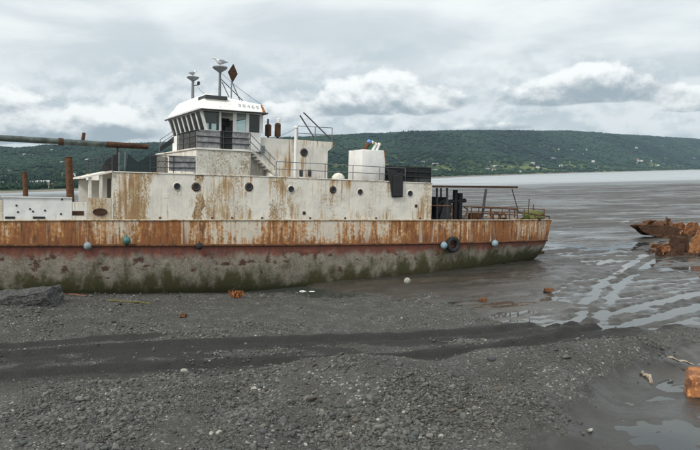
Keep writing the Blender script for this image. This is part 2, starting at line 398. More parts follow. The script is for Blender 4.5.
_c = [(ground_at(a, b, h), h) for a, b, h in CREST]
CX = np.array([p.x for p, h in _c]); CY = np.array([p.y for p, h in _c]); CH = np.array([h for p, h in _c])
def fields(x, y):
    """height, gravel amount, wetness, road amount of the beach at world x, y"""
    s, t = ship_st(x, y)
    near = sst(t, -8.5, -1.0)
    z = np.interp(s, KS, KZ) * near
    z = z - .16*sst(t, -.55, .15)*sst(s, 26, 23)
    z = z * np.where(t > 12, sst(t, 60, 12), 1)
    wob = fbm(x*.45, y*.45, 3)
    mud = sst(signed(x, y, MUD) + wob*2.4, -.8, 1.2)
    chan = sst(signed(x, y, CHANNEL) + wob*.9, -1.7, .5)
    far = sst(y, 60, 130)
    rx, ry = x*.93+y*.37, -x*.37+y*.93
    mz = -.150 + .07*fbm(x*.28, y*.24, 21, 3) + .10*fbm(rx*.35, ry*1.3, 31, 4) + .06*(.3-np.abs(fbm(rx*.25, ry*1.7, 35, 3))) + .05*(.25-np.abs(fbm(rx*.9+3, ry*3.4, 37, 3)))*sst(y, 80, 52) + .07*fbm(x*2.6, y*2.6, 39, 3)*sst(y, 80, 52) + sst(y, 52, 80)*.035 + far*(.10*fbm(x*.028, y*.05, 41, 4) + .06)
    mz = mz + sst(t, -10, -5)*sst(s, 29, 22)*sst(t, 14, 10)*.13
    cy = np.interp(x, CX, CY) + .9*fbm(x*.5, x*0+3.3, 57, 3); ch = np.interp(x, CX, CH)
    d = cy - y
    bank = ch * np.where(d < 0, sst(d, -1.7, 0.1), 1 - .5*sst(d, .6, 5)) * (y > -40)
    bump = .55*fbm(x*.36+5, y*.36, 71, 4) * sst(d, -1.0, 2.5) + .035*fbm(x*2.1, y*2.1, 77, 3)
    # a second low ridge runs from the bank towards the lower right
    ridge = gp([(290, 385), (430, 402), (520, 428), (570, 455)]); rd = polydist(x, y, ridge)
    bank = bank + .42*np.exp(-(rd/1.1)**2) - .3*np.exp(-(polydist(x, y, gp([(235, 400), (290, 420), (330, 460)]))/.8)**2)
    gz = np.maximum(z, 0)*1.0 + np.minimum(z, 0) + bank + bump
    h = gz*(1-mud) + np.where(mud > 0, mz*mud + np.maximum(z, 0)*mud*.6*sst(x, 14, 4), 0)
    h = h*(1-chan) + chan*(-.135 + .07*fbm(x*.8, y*.8, 91, 4) + .05*fbm(x*3, y*3, 93, 3))
    wet = np.maximum(mud*.9, chan)
    for pts, w, dep in TRACKS:
        dd = polydist(x, y, pts) + .22*fbm(x*1.3, y*1.3, 97, 4)
        dep = dep*(1-.12*mud); h = h - dep*np.exp(-(dd/w)**4) + dep*.55*np.exp(-((dd-w*1.55)/.22)**2) + .09*fbm(x*2.2, y*2.2, 101, 3)*np.exp(-(dd/.8)**2)
        wet = np.maximum(wet, np.exp(-(dd/(w*2.1))**4)*1.0)
    rdist = polydist(x, y, ROAD)+wob*.9
    road = np.exp(-(rdist/2.7)**4)*(1 - .75*np.exp(-(rdist/.38)**2)*sst(fbm(x*.9, y*.9, 121, 3), -.3, .1))
    wet = np.maximum(wet, road*.92*(1-chan)*(1-sst(fbm(x*.5+9, y*1.4, 127, 4), .12, .4)))
    wet = np.maximum(wet, sst(t, -2.6, -.4)*sst(t, 12, 9)*.75 * sst(s, 27, 24))
    gravel = (1-mud)*(1-chan)
    h = h - 3.0*sst(y + 45*fbm(x*.012, x*0, 111, 3), 300, 520) 
    return h, gravel, wet, road

def graded(lo, a, b, hi, step, grow=1.09):
    mid = list(np.arange(a, b+step, step)); out = []; q, st = mid[-1], step
    while q < hi: st *= grow; q += st; out.append(q)
    pre = []; q, st = mid[0], step
    while q > lo: st *= grow; q -= st; pre.append(q)
    return np.array(pre[::-1] + mid + out)
def grid_mesh(name, X, Y, Z, attrs=None):
    ny, nx = X.shape; me = bpy.data.meshes.new(name)
    V = np.stack([X, Y, Z], -1).reshape(-1, 3).astype(np.float32)
    idx = np.arange(nx*ny).reshape(ny, nx)
    F = np.stack([idx[:-1, :-1], idx[:-1, 1:], idx[1:, 1:], idx[1:, :-1]], -1).reshape(-1, 4)
    me.vertices.add(len(V)); me.vertices.foreach_set('co', V.ravel())
    me.loops.add(F.size); me.loops.foreach_set('vertex_index', F.ravel().astype(np.int32))
    me.polygons.add(len(F)); me.polygons.foreach_set('loop_start', np.arange(0, F.size, 4, dtype=np.int32)); me.polygons.foreach_set('loop_total', np.full(len(F), 4, np.int32))
    me.polygons.foreach_set('use_smooth', np.ones(len(F), bool))
    me.update(); me.validate()
    for k, a in (attrs or {}).items():
        at = me.attributes.new(k, 'FLOAT', 'POINT'); at.data.foreach_set('value', a.ravel().astype(np.float32))
    return me

def ground_material():
    m, t, b = mat('beach_ground'); P = t.node('ShaderNodeTexCoord').outputs['Object']
    g = t.attr('gravel').outputs['Fac']; w = t.attr('wet').outputs['Fac']; rd = t.attr('road').outputs['Fac']
    vo = t.node('ShaderNodeTexVoronoi'); t.put(vo.inputs['Vector'], P); vo.inputs['Scale'].default_value = 17
    vo2 = t.node('ShaderNodeTexVoronoi'); t.put(vo2.inputs['Vector'], P); vo2.inputs['Scale'].default_value = 42
    cs = t.node('ShaderNodeSeparateColor'); t.put(cs.inputs[0], vo.outputs['Color'])
    cs2 = t.node('ShaderNodeSeparateColor'); t.put(cs2.inputs[0], vo2.outputs['Color'])
    big = t.noise(P, .35, 5, .6); fine = t.noise(P, 30, 5, .7)
    fines = t.mix(big, (.028, .027, .021), (.050, .048, .040))
    st = t.mix(cs.outputs[0], (.034, .034, .031), (.112, .110, .100)); st = t.mix(t.step(cs.outputs[1], .93, .97), st, (.34, .33, .30))
    st2 = t.mix(cs2.outputs[0], (.027, .027, .024), (.086, .084, .076)); st2 = t.mix(t.step(cs2.outputs[1], .95, .98), st2, (.3, .29, .27))
    patch = t.step(t.noise(P, .9, 4, .6), .40, .60)
    gc = t.mix(t.math('MULTIPLY', patch, .85), t.mix(.6, fines, st2), st)
    gc = t.mix(t.math('MULTIPLY', rd, .45), gc, (.020, .019, .015))
    mc = t.mix(t.noise(P, .8, 6, .6), (.018, .017, .014), (.042, .039, .032)); mc = t.mix(t.step(fine, .55, .75), mc, (.055, .052, .045)); mc = t.mix(t.step(t.noise(t.scaled(P, .05, .16, 1, (4, 4, 0)), 1, 6, .65), .45, .6), mc, (.052, .046, .036))
    gw = t.math('ADD', g, t.math('MULTIPLY', t.math('SUBTRACT', t.noise(P, 3, 5, .7), .5), .5))
    gf = t.step(gw, .35, .65)
    c = t.mix(gf, mc, gc)
    wf = t.math('MULTIPLY', t.step(t.math('ADD', w, t.math('MULTIPLY', t.math('SUBTRACT', t.noise(P, 2.2, 5, .65), .5), .7)), .30, .85), gf)
    c = t.mix(t.math('MULTIPLY', wf, .9), c, (.0075, .0070, .0050))
    t.put(b.inputs['Base Color'], c)
    sp = t.node('ShaderNodeSeparateXYZ'); t.put(sp.inputs[0], P); farf = t.step(sp.outputs[1], 50, 110)
    stk = t.math('ADD', t.math('MULTIPLY', t.noise(t.scaled(P, .035, .10, 1), 1, 6, .65), .6), t.math('MULTIPLY', t.noise(t.scaled(P, .22, .5, 1), 1, 5, .65), .4))
    mr = t.mix(farf, t.step(stk, .40, .60, .20, .58), t.step(stk, .40, .56, .20, .66))
    rr = t.mix(gf, mr, (.9, .9, .9)); t.put(b.inputs['Roughness'], t.mix(wf, rr, (.75, .75, .75)))
    hg = t.math('ADD', t.math('MULTIPLY', t.math('SUBTRACT', .6, vo.outputs['Distance']), .8), t.math('ADD', t.math('MULTIPLY', vo2.outputs['Distance'], -.35), t.math('MULTIPLY', fine, .4)))
    hm = t.math('MULTIPLY', t.math('ADD', t.math('MULTIPLY', t.noise(P, 3.0, 6, .65), .8), t.math('MULTIPLY', t.noise(P, 14, 4, .6), .25)), t.math('SUBTRACT', 1, t.math('MULTIPLY', farf, .75)))
    nb = t.bump(t.math('ADD', t.math('MULTIPLY', hg, gf), t.math('MULTIPLY', t.math('SUBTRACT', 1, gf), hm)), .75, .05)
    t.put(b.inputs['Normal'], nb); return m
M['ground'] = ground_material()
gxs = graded(-9000, -24, 33, 9000, .17); gys = graded(-600, 13, 78, 11000, .13, 1.05)
GX, GY = np.meshgrid(gxs, gys); gz, gg, gw_, gr_ = fields(GX, GY)
ground = bpy.data.objects.new('beach', grid_mesh('beach', GX, GY, gz, {'gravel': gg, 'wet': gw_, 'road': gr_}))
ground.data.materials.append(M['ground']); col.objects.link(ground); tag(ground, kind='structure')
def gz_at(x, y):
    return float(fields(np.array([float(x)]), np.array([float(y)]))[0][0])
def on_ground(px, py):
    p = ground_at(px, py, 0)
    for _ in range(6): p = ground_at(px, py, gz_at(p.x, p.y))
    return p

def water_material():
    m, t, b = mat('sea_water'); P = t.node('ShaderNodeTexCoord').outputs['Object']
    s = t.node('ShaderNodeSeparateXYZ'); t.put(s.inputs[0], P)
    b.inputs['IOR'].default_value = 1.333
    rip = t.noise(t.scaled(P, .004, .012, 1), 1, 4, .6)
    open_ = t.step(s.outputs[1], 180, 330); silt_sheen = t.step(t.math('ADD', s.outputs[1], t.math('MULTIPLY', t.noise(t.scaled(P, .006, .02, 1), 1, 3), 260)), 440, 620)
    t.put(b.inputs['Base Color'], t.mix(silt_sheen, (.045, .05, .048), (.34, .37, .38)))  # far water: silty tone plus bright sky reflection painted into the base colour
    t.put(b.inputs['Roughness'], t.math('ADD', .03, t.math('MULTIPLY', open_, t.step(rip, .4, .6, .22, .36))))
    h = t.math('ADD', t.noise(t.scaled(P, 1.3, 1.6, 1), 1, 4, .6), t.math('MULTIPLY', t.noise(t.scaled(P, .16, .3, 1), 1, 3), 3))
    n = t.node('ShaderNodeBump'); t.put(n.inputs['Height'], h); n.inputs['Distance'].default_value = .05
    t.put(n.inputs['Strength'], t.math('ADD', .03, t.math('MULTIPLY', open_, .25))); t.put(b.inputs['Normal'], n.outputs[0]); return m
M['water'] = water_material()
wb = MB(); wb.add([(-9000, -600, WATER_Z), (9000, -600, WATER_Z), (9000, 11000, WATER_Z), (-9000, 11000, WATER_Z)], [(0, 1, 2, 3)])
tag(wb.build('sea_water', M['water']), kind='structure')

# ------------------------------------------------------------------ far shore
SH = np.array([(-900, 430), (-400, 430), (0, 445), (120, 520), (300, 640), (440, 1050), (560, 1900), (700, 3100), (900, 4300), (1300, 5200)], float)
CR = np.array([(-900, 150, 2000), (-400, 165, 2000), (-100, 150, 2100), (0, 149, 2250), (22, 150, 2250), (55, 147.5, 2300), (100, 146, 2300), (145, 145, 2350), (230, 142, 2500), (330, 137.5, 2700), (400, 134, 2900), (450, 132.5, 3000),
               (570, 132, 3700), (610, 135, 3900), (650, 137, 4300), (700, 140, 5000), (900, 150, 6000), (1300, 152, 6800)], float)
def hor(px): return 183.0 - .0209*px
def hill(px, v):
    """world point on the hillside; px fixes the bearing, v runs from shore (0) to crest (1) and over the plateau"""
    sh = np.interp(px, SH[:, 0], SH[:, 1]); cd_ = np.interp(px, CR[:, 0], CR[:, 2]); cp = np.interp(px, CR[:, 0], CR[:, 1])
    Yd = sh + (cd_-sh)*v; X = (px-350)/FPX*Yd
    crest = (hor(px)-cp)/FPX*cd_ + 6.0
    prof = np.interp(v, [-.1, 0, .015, .06, .2, .4, .55, .75, .9, 1.0, 1.15, 1.6], [-.02, -.004, .012, .03, .09, .22, .40, .74, .93, 1.0, .97, .8])
    rough = (fbm(X*.0042, Yd*.0042, 201, 5)*.22 + fbm(X*.016, Yd*.011, 211, 3)*.06)*crest*sst(v, .05, .35)*(.06+.94*sst(v, .98, .7))
    return X, Yd, WATER_Z + crest*prof + rough
hp, hv = np.meshgrid(np.linspace(-900, 1300, 420), np.concatenate([np.linspace(-.1, .08, 14), np.linspace(.09, 1.6, 150)]))
HX, HY, HZ = hill(hp, hv)
def hill_material():
    m, t, b = mat('hillside'); P = t.node('ShaderNodeTexCoord').outputs['Object']; v = t.attr('v').outputs['Fac']
    a = t.noise(P, .006, 7, .62); f = t.noise(P, .02, 6, .6)
    c = t.mix(t.step(a, .4, .62), (.020, .042, .020), (.040, .070, .026)); c = t.mix(t.step(f, .56, .68), c, (.085, .115, .035))
    low = t.step(v, .12, .5, 1, 0); fld = t.math('MULTIPLY', low, t.step(t.noise(P, .009, 4, .5), .52, .58))
    c = t.mix(fld, c, (.14, .17, .055))
    v2 = t.math('ADD', v, t.math('MULTIPLY', t.math('SUBTRACT', a, .5), .02))
    c = t.mix(t.step(v2, .012, .02, 1, 0), c, (.22, .20, .175))
    t.put(b.inputs['Base Color'], c); b.inputs['Roughness'].default_value = .95; b.inputs['Specular IOR Level'].default_value = .1
    t.put(b.inputs['Normal'], t.bump(t.noise(P, .05, 6, .7), 1, 6)); return m
M['hill'] = hill_material()
ho = bpy.data.objects.new('hillside', grid_mesh('hillside', HX, HY, HZ, {'v': hv})); ho.data.materials.append(M['hill']); col.objects.link(ho); tag(ho, kind='structure')

def scatter(name, co, attrs, variants, material, kind='stuff', parent=None, label=None):
    """points carrying rot / scl / vi / tint, one instance of a procedural shape on each (geometry nodes)"""
    me = bpy.data.meshes.new(name); me.vertices.add(len(co)); me.vertices.foreach_set('co', np.asarray(co, np.float32).ravel())
    for k, a in attrs.items():
        ty = 'FLOAT_VECTOR' if a.ndim == 2 else ('INT' if a.dtype.kind == 'i' else 'FLOAT')
        at = me.attributes.new(k, ty, 'POINT'); at.data.foreach_set('vector' if ty == 'FLOAT_VECTOR' else 'value', a.astype(np.int32 if ty == 'INT' else np.float32).ravel())
    me.materials.append(material)
    o = bpy.data.objects.new(name, me); col.objects.link(o); tag(o, label, kind=kind)
    if parent: o.parent = parent
    ng = bpy.data.node_groups.new(name, 'GeometryNodeTree'); ng.interface.new_socket('Geometry', in_out='INPUT', socket_type='NodeSocketGeometry'); ng.interface.new_socket('Geometry', in_out='OUTPUT', socket_type='NodeSocketGeometry')
    N, K = ng.nodes, ng.links; gi = N.new('NodeGroupInput'); go = N.new('NodeGroupOutput')
    g2i = N.new('GeometryNodeGeometryToInstance')
    for q, (typ, amp, fq, sub) in enumerate(variants[::-1]):
        if typ == 'ico':
            pr = N.new('GeometryNodeMeshIcoSphere'); pr.inputs['Radius'].default_value = .5; pr.inputs['Subdivisions'].default_value = sub
        else:
            pr = N.new('GeometryNodeMeshCone'); pr.inputs['Vertices'].default_value = 7; pr.inputs['Radius Bottom'].default_value = .5; pr.inputs['Radius Top'].default_value = .03
            pr.inputs['Depth'].default_value = 1.0; pr.inputs['Side Segments'].default_value = 5
        sp = N.new('GeometryNodeSetPosition'); nz = N.new('ShaderNodeTexNoise'); nz.inputs['Scale'].default_value = fq; nz.inputs['Detail'].default_value = 2
        po = N.new('GeometryNodeInputPosition'); ad = N.new('ShaderNodeVectorMath'); ad.inputs[1].default_value = (q*3.7, q*1.9, q*5.3); K.new(po.outputs[0], ad.inputs[0]); K.new(ad.outputs[0], nz.inputs['Vector'])
        sb = N.new('ShaderNodeVectorMath'); sb.operation = 'SUBTRACT'; sb.inputs[1].default_value = (.5, .5, .5); K.new(nz.outputs['Color'], sb.inputs[0])
        ml = N.new('ShaderNodeVectorMath'); ml.operation = 'SCALE'; ml.inputs['Scale'].default_value = amp; K.new(sb.outputs[0], ml.inputs[0])
        K.new(pr.outputs['Mesh'], sp.inputs['Geometry']); K.new(ml.outputs[0], sp.inputs['Offset'])
        sm = N.new('GeometryNodeSetMaterial'); sm.inputs['Material'].default_value = material; K.new(sp.outputs[0], sm.inputs['Geometry'])
        K.new(sm.outputs[0], g2i.inputs[0])
    ip = N.new('GeometryNodeInstanceOnPoints'); K.new(gi.outputs[0], ip.inputs['Points']); K.new(g2i.outputs[0], ip.inputs['Instance']); ip.inputs['Pick Instance'].default_value = True
    for nm, ty, sock in (('vi', 'INT', 'Instance Index'), ('rot', 'FLOAT_VECTOR', 'Rotation'), ('scl', 'FLOAT_VECTOR', 'Scale')):
        na = N.new('GeometryNodeInputNamedAttribute'); na.data_type = ty; na.inputs['Name'].default_value = nm; K.new(na.outputs['Attribute'], ip.inputs[sock])
    K.new(ip.outputs[0], go.inputs[0])
    md = o.modifiers.new('scatter', 'NODES'); md.node_group = ng; return o

def foliage_material():
    m, t, b = mat('forest_foliage'); a = t.attr('tint', 'INSTANCER').outputs['Fac']; P = t.node('ShaderNodeTexCoord').outputs['Object']
    c = t.mix(a, (.008, .022, .018), (.030, .060, .034)); c = t.mix(t.math('MULTIPLY', t.step(t.noise(P, 5, 4, .7), .4, .65), .5), c, (.026, .048, .026))
    t.put(b.inputs['Base Color'], c); b.inputs['Roughness'].default_value = .9; b.inputs['Specular IOR Level'].default_value = .1
    t.put(b.inputs['Normal'], t.bump(t.noise(P, 6, 4, .7), 1, .4)); return m
M['foliage'] = foliage_material()
NTREE = 72000
tp = rng.uniform(-160, 860, NTREE); tv = np.clip(.022 + 1.02*rng.random(NTREE)**1.15, 0, 1.06)
TX, TY, TZ = hill(tp, tv)
dens = .92 - .86*sst(tv, .5, .2)*sst(fbm(TX*.004, TY*.004, 301, 4), -.35, .05)
dens = np.where(tv < .07, np.where(tp < 130, .75, .45), dens)
keep = rng.random(NTREE) < dens; tp, tv, TX, TY, TZ = tp[keep], tv[keep], TX[keep], TY[keep], TZ[keep]
n = len(TX); con = (rng.random(n) < np.where(tv < .1, .55, np.where(tv > .8, .06, .2))).astype(int)
sz = rng.uniform(6, 11, n)*np.where(tv > .85, .8, 1)*np.where(tv < .08, .75, 1)*np.clip(TY/1800, .8, 1.6)
scl = np.stack([np.where(con, .5, 1.1)*sz, np.where(con, .5, 1.1)*sz, np.where(con, .95, .62)*sz], 1)
tint = np.clip(.40 + 1.25*fbm(TX*.0045, TY*.0045, 311, 4) + rng.normal(0, .10, n) - .15*con + .25*sst(tv, .5, .15), 0, 1)
scatter('forest', np.stack([TX, TY, TZ + np.where(con, 0, .3*sz)], 1), {'rot': np.stack([rng.normal(0, .12, n), rng.normal(0, .12, n), rng.uniform(0, 6.28, n)], 1), 'scl': scl, 'vi': np.where(con, 3, rng.integers(0, 3, n)).astype(np.int64), 'tint': tint},
        [('ico', .55, 2.2, 2), ('ico', .6, 2.8, 2), ('ico', .5, 3.3, 2), ('cone', .18, 4, 0)], M['foliage'], label='green forest covering the long hill beyond the bay')

# houses on the far slope: bearing and wanted row of the picture fix the place on the hillside
def hill_point(px, py):
    vv = np.linspace(.01, 1, 400); X, Y, Z = hill(np.full(400, float(px)), vv); row = hor(px) - (Z-6.3)*FPX/Y
    k = int(np.argmin(np.abs(row-py))); return Vector((X[k], Y[k], Z[k])), vv[k]
hw = [plain('house_wall_%d' % i, c, .8, var=.06) for i, c in enumerate([(.78, .77, .74), (.62, .60, .55), (.40, .30, .22), (.30, .36, .40)])]
hr = [plain('house_roof_%d' % i, c, .8, var=.1) for i, c in enumerate([(.20, .20, .21), (.42, .10, .07), (.34, .35, .36), (.13, .10, .08)])]
hspots = [(2,187,9,0,0),(28,184,7,0,1),(31,187,7,0,2),(36,186,9,0,0),(45,187,11,0,2),(60,185,7,0,2),(19,186,8,1,0),(52,188,8,1,3),(84,187,8,1,2),(95,186,7,0,0),
          (28,156,11,0,2),(34,156,9,1,2),(40,163,9,1,3),(55,151,9,0,2),(64,164,10,0,2),(90,161.5,12,0,2),(108,152,11,0,2),(75,176,8,0,0),(12,172,8,1,3),(104,177,8,0,2),(98,169,8,1,2)]
rr_ = random.Random(5)
for k in range(34): hspots.append((rr_.uniform(540, 697), rr_.gauss(160.5, 2.6), rr_.uniform(10, 17), rr_.choice([0,0,0,1,1,2]), rr_.choice([0,0,2,2,2,3])))
for k in range(14): hspots.append((rr_.uniform(395, 545), rr_.uniform(163, 173), rr_.uniform(9, 15), rr_.choice([0,1,1,2,3]), rr_.choice([0,0,2,3])))
for k in range(5): hspots.append((rr_.uniform(560, 690), rr_.uniform(146, 156), rr_.uniform(12, 16), 0, 2))
for px, py, w, wi, ri in hspots:
    p, v = hill_point(px, py); w *= .78; e = empty('hillside_house', None, 'house', Matrix.Translation(p - Vector((0, 0, .6))) @ Matrix.Rotation(rr_.uniform(-.7, .7), 4, 'Z'), 'houses on the far hillside')
    e['label'] = 'small %s house with %s roof %s' % (('white', 'cream', 'brown', 'slate blue')[wi], ('dark grey', 'red', 'pale grey', 'dark brown')[ri], 'among trees by the far shoreline' if v < .12 else ('on the lower slope of the far hill' if v < .5 else 'high on the far wooded hill'))
    dp, hh = w*.7, w*.42
    MB().box((-w/2, -dp/2, 0), (w/2, dp/2, hh)).build('wall', hw[wi], e)
    o = MB(); q = w/2+.4; g = dp/2+.5
    o.prism([(-q, -g, hh), (-q, g, hh), (-q, 0, hh+w*.26)], [(q, -g, hh), (q, g, hh), (q, 0, hh+w*.26)]); o.build('roof', hr[ri], e)

# ------------------------------------------------------------------ the stranded ship
ship = empty('stranded_ship', 'rust-streaked white workboat stranded on the grey gravel beach', 'ship', SHIP)
BEAM = 9.2; HB = BEAM/2
dk = [(0, 221), (100, 220.5), (200, 220.5), (300, 220.5), (400, 220.5), (480, 220.5), (552, 220.5)]
rl = [(0, 245.5), (100, 245.5), (200, 245.5), (300, 245.0), (400, 244.0), (480, 242.5), (549, 241)]
DKS = np.array([L(*q).x for q in dk]); DKZ = np.array([L(*q).z for q in dk]); RLS = np.array([L(*q).x for q in rl]); RLZ = np.array([L(*q).z for q in rl])
S_STERN = L(552, 221, .9).x; S_BOW = -27.0
def zdeck(s): return np.interp(s, DKS, DKZ) + (1.5*((DKS[0]-s)/17)**1.7 if s < DKS[0] else 0)
def zrub(s): return np.interp(s, RLS, RLZ) + (1.3*((DKS[0]-s)/17)**1.7 if s < DKS[0] else 0)
def plan(s):      # half-breadth factor at the deck
    if s < -9: return max(0.02, 1 - ((-9-s)/18.0)**2.2)
    if s > 17: return 1 - .20*((s-17)/(S_STERN-17))**2
    return 1.0
def keel_drop(s):  # depth from rubbing strake to the turn of the bilge
    q = np.clip((s-8)/(S_STERN-8), 0, 1); return 3.05 - 1.35*q**1.6
def section(s, side=-1):
    """points from deck edge to keel on one side, with the zone value of each"""
    w = plan(s)*HB; zd, zr = zdeck(s), zrub(s); D = keel_drop(s); q = np.clip((s-14)/(S_STERN-14), 0, 1)
    out = []
    prof = [(0, 0.0, 1.0), (.33, 0, 1.004), (.66, 0, 1.006), (1.0, 0, 1.004), (1.12, .10, 1.0), (1.35, .30, .992), (1.6, .52, .978), (1.85, .74, .945), (2.05, .90, .885), (2.25, 1.0, .78), (2.6, 1.06, .45), (3.0, 1.1, 0)]
    for zone, dz, hb in prof:
        z = zd + (zr-zd)*zone if zone <= 1 else zr - D*dz
        hb2 = hb - q*.16*max(0, dz)**1.5*(hb > 0) ; hb2 = max(hb2, 0)
        rake = .85*max(0, (zd-z))/3.0 * q**3
        if s < -9: hb2 *= 1 - .35*min(1, (-9-s)/16)*max(0, dz)
        out.append(((s - rake, HB + side*w*hb2, z), zone))
    return out
sts = list(np.linspace(S_BOW, -10, 14)) + list(np.linspace(-9, 14, 40)) + list(np.linspace(14.6, S_STERN, 18))
hv_, hz_, rows = [], [], []
for s_ in sts:
    a = section(s_, -1); b_ = section(s_, 1)[:-1][::-1]; row = a + b_; rows.append(len(row)); hv_ += [p for p, z in row]; hz_ += [z for p, z in row]
nr = rows[0]; hf = []
for i in range(len(sts)-1):
    for j in range(nr-1): hf.append((i*nr+j, i*nr+j+1, (i+1)*nr+j+1, (i+1)*nr+j))
l0 = (len(sts)-1)*nr; hf += [tuple(range(l0, l0+nr)), tuple(range(nr))[::-1]]
hb_ = MB().add(hv_, hf)
hull = hb_.build('hull', M['hull'], ship, True)
za = hull.data.attributes.new('zone', 'FLOAT', 'POINT'); za.data.foreach_set('value', hz_)
def edge(s, t_off=0.0, dz=0.0, rub=False, side=-1):
    w = plan(s)*HB*(1.006 if rub else 1.0); q = float(np.clip((s-14)/(S_STERN-14), 0, 1)); return (s - (.85*(zdeck(s)-zrub(s))/3.0*q**3 if rub else 0), HB + side*(w - t_off), (zrub(s) if rub else zdeck(s)) + dz)
es = [q for q in sts]
dkm = MB(); n_ = len(es)
dkm.add([edge(q, .03, -.05) for q in es] + [edge(q, .03, -.05, side=1) for q in es], [(i, i+1, n_+i+1, n_+i) for i in range(n_-1)]).build('deck_plating', M['deck'], ship)
for nm, rub, r_, mt in (('deck_edge_rail', False, .040, M['peel2']), ('rubbing_strake', True, .075, M['rust'])):
    for sd_ in (-1, 1): MB().path([edge(q, -.015, .02 if not rub else 0, rub, sd_) for q in es], r_, 8).build(nm, mt, hull, True)
seam_mat = weathered('hull_seam_paint', base=(.36, .19, .08), streak=1.0, mottle=.9, seed=8.2)
for q in np.arange(-9.2, 23, 2.65):     # welded plate joints of the upper strake and below it
    pts = [Vector(p) + Vector((0, -.002, 0)) for p, z in section(q)[:4]]
    MB().path(pts, .011, 5).build('plate_joint', seam_mat, hull)
# rudder under the counter
ra = L(543, 255, HB); MB().slab([(ra.x-.9, HB-.05, ra.z-2.2), (ra.x+.1, HB-.05, ra.z-2.2), (ra.x+.1, HB-.05, ra.z+.3), (ra.x-.7, HB-.05, ra.z+.3)], (0, .1, 0)).build('rudder', M['rust_dark'], ship)
MB().tube((ra.x-.35, HB, ra.z), (ra.x-.35, HB, ra.z+1.2), .09).build('rudder_post', M['rust_dark'], ship)

def S(px, py, t=0.0): p = L(px, py, t); return p.x, p.z
T0 = .07
# --- main deckhouse: side shell of separate plates, top edge follows the photograph
def top_z(px): return L(px, np.interp(px, [100, 113, 195, 273, 394, 432], [171.5, 172, 174.8, 177, 182, 183.5]), T0).z
cuts = [(113, 152, 'shell'), (152, 197, 'shell'), (197, 246, 'shell'), (246, 272, 'shell'), (272, 318, 'shell'), (318, 352, 'shell'), (352, 388, 'shell'), (388, 432, 'shell')]
XA, XB = L(113, 195, T0).x, L(432, 195, T0).x
ztop_f = top_z(113); ztop_a = top_z(432)
def zt(s): return float(np.interp(s, [XA, L(273, 177, T0).x, XB], [ztop_f, top_z(273), ztop_a]))
for a, b_, mt in cuts:
    xa, xb = L(a, 195, T0).x + .004, L(b_, 195, T0).x - .004
    MB().slab([(xa, T0, zdeck(xa)+.03), (xb, T0, zdeck(xb)+.03), (xb, T0, zt(xb)), (xa, T0, zt(xa))], (0, .06, 0)).build('shell_plate', M[mt], ship, bevel=.008)
    # weld strap over each joint
    if b_ not in (432,): MB().box((xb-.012, T0-.006, zdeck(xb)+.05), (xb+.02, T0+.01, zt(xb)-.02)).build('weld_seam', M['shell'], ship)
zfl = zdeck(XA)
MB().slab([(XA+.01, BEAM-.13, zdeck(XA)), (XB-.01, BEAM-.13, zdeck(XB)), (XB-.01, BEAM-.13, zt(XB)-.01), (XA+.01, BEAM-.13, zt(XA)-.01)], (0, .06, 0)).build('far_side_shell', M['white2'], ship)
MB().box((XA-.05, T0+.01, zfl), (XA+.01, BEAM-.08, zt(XA)-.015)).build('front_bulkhead', M['white2'], ship)
MB().box((XB-.06, T0+.065, zdeck(XB)), (XB, BEAM-.14, zt(XB)-.02)).build('aft_bulkhead', M['white3'], ship)
MB().slab([(XA-.05, T0+.03, zt(XA)+.003), (L(273,177,T0).x, T0+.03, top_z(273)+.003), (XB+.02, T0+.03, zt(XB)+.003), (XB+.02, BEAM-.1, zt(XB)+.003), (L(273,177,T0).x, BEAM-.1, top_z(273)+.003), (XA-.05, BEAM-.1, zt(XA)+.003)], (0, 0, .04)).build('boat_deck', M['deck'], ship)
MB().path([(XA, T0-.01, zt(XA)+.01), (L(273,177,T0).x, T0-.01, top_z(273)+.01), (XB, T0-.01, zt(XB)+.01)], .03).build('deck_edge_bead', M['white3'], ship)

def porthole(px, py, t, r=.19, rusty_=False):
    c = L(px, py, t); r *= .78; o = MB().torus((c.x, t-.012, c.z), r*1.18, .038, n=20, m=8).build('porthole', M['dark'], ship, True)
    MB().lathe([(r*1.14, -.003), (r*1.14, -.016)], (c.x, t, c.z), 20, 'Y').build('porthole_glass', M['black'], o)
    MB().torus((c.x, t-.006, c.z), r*1.5, .03, n=20, m=6).build('porthole_rim', M['rust'] if rusty_ else M['white3'], o, True)
for px, py, r_, ru in [(177, 186.5, .17, 0), (196, 187, .19, 1), (249, 187, .19, 1), (291, 189.2, .17, 0), (333, 189.8, .17, 1), (360, 192, .16, 0), (410, 193.5, .17, 0)]: porthole(px, py, T0, r_, ru)
# small scuttles, mooring holes and patches low on the shell
for px, py in [(304, 213), (416, 206)]:
    c = L(px, py, T0); MB().box((c.x-.09, T0-.025, c.z-.09), (c.x+.09, T0-.002, c.z+.09)).build('scupper_cover', M['rust_dark'], ship)

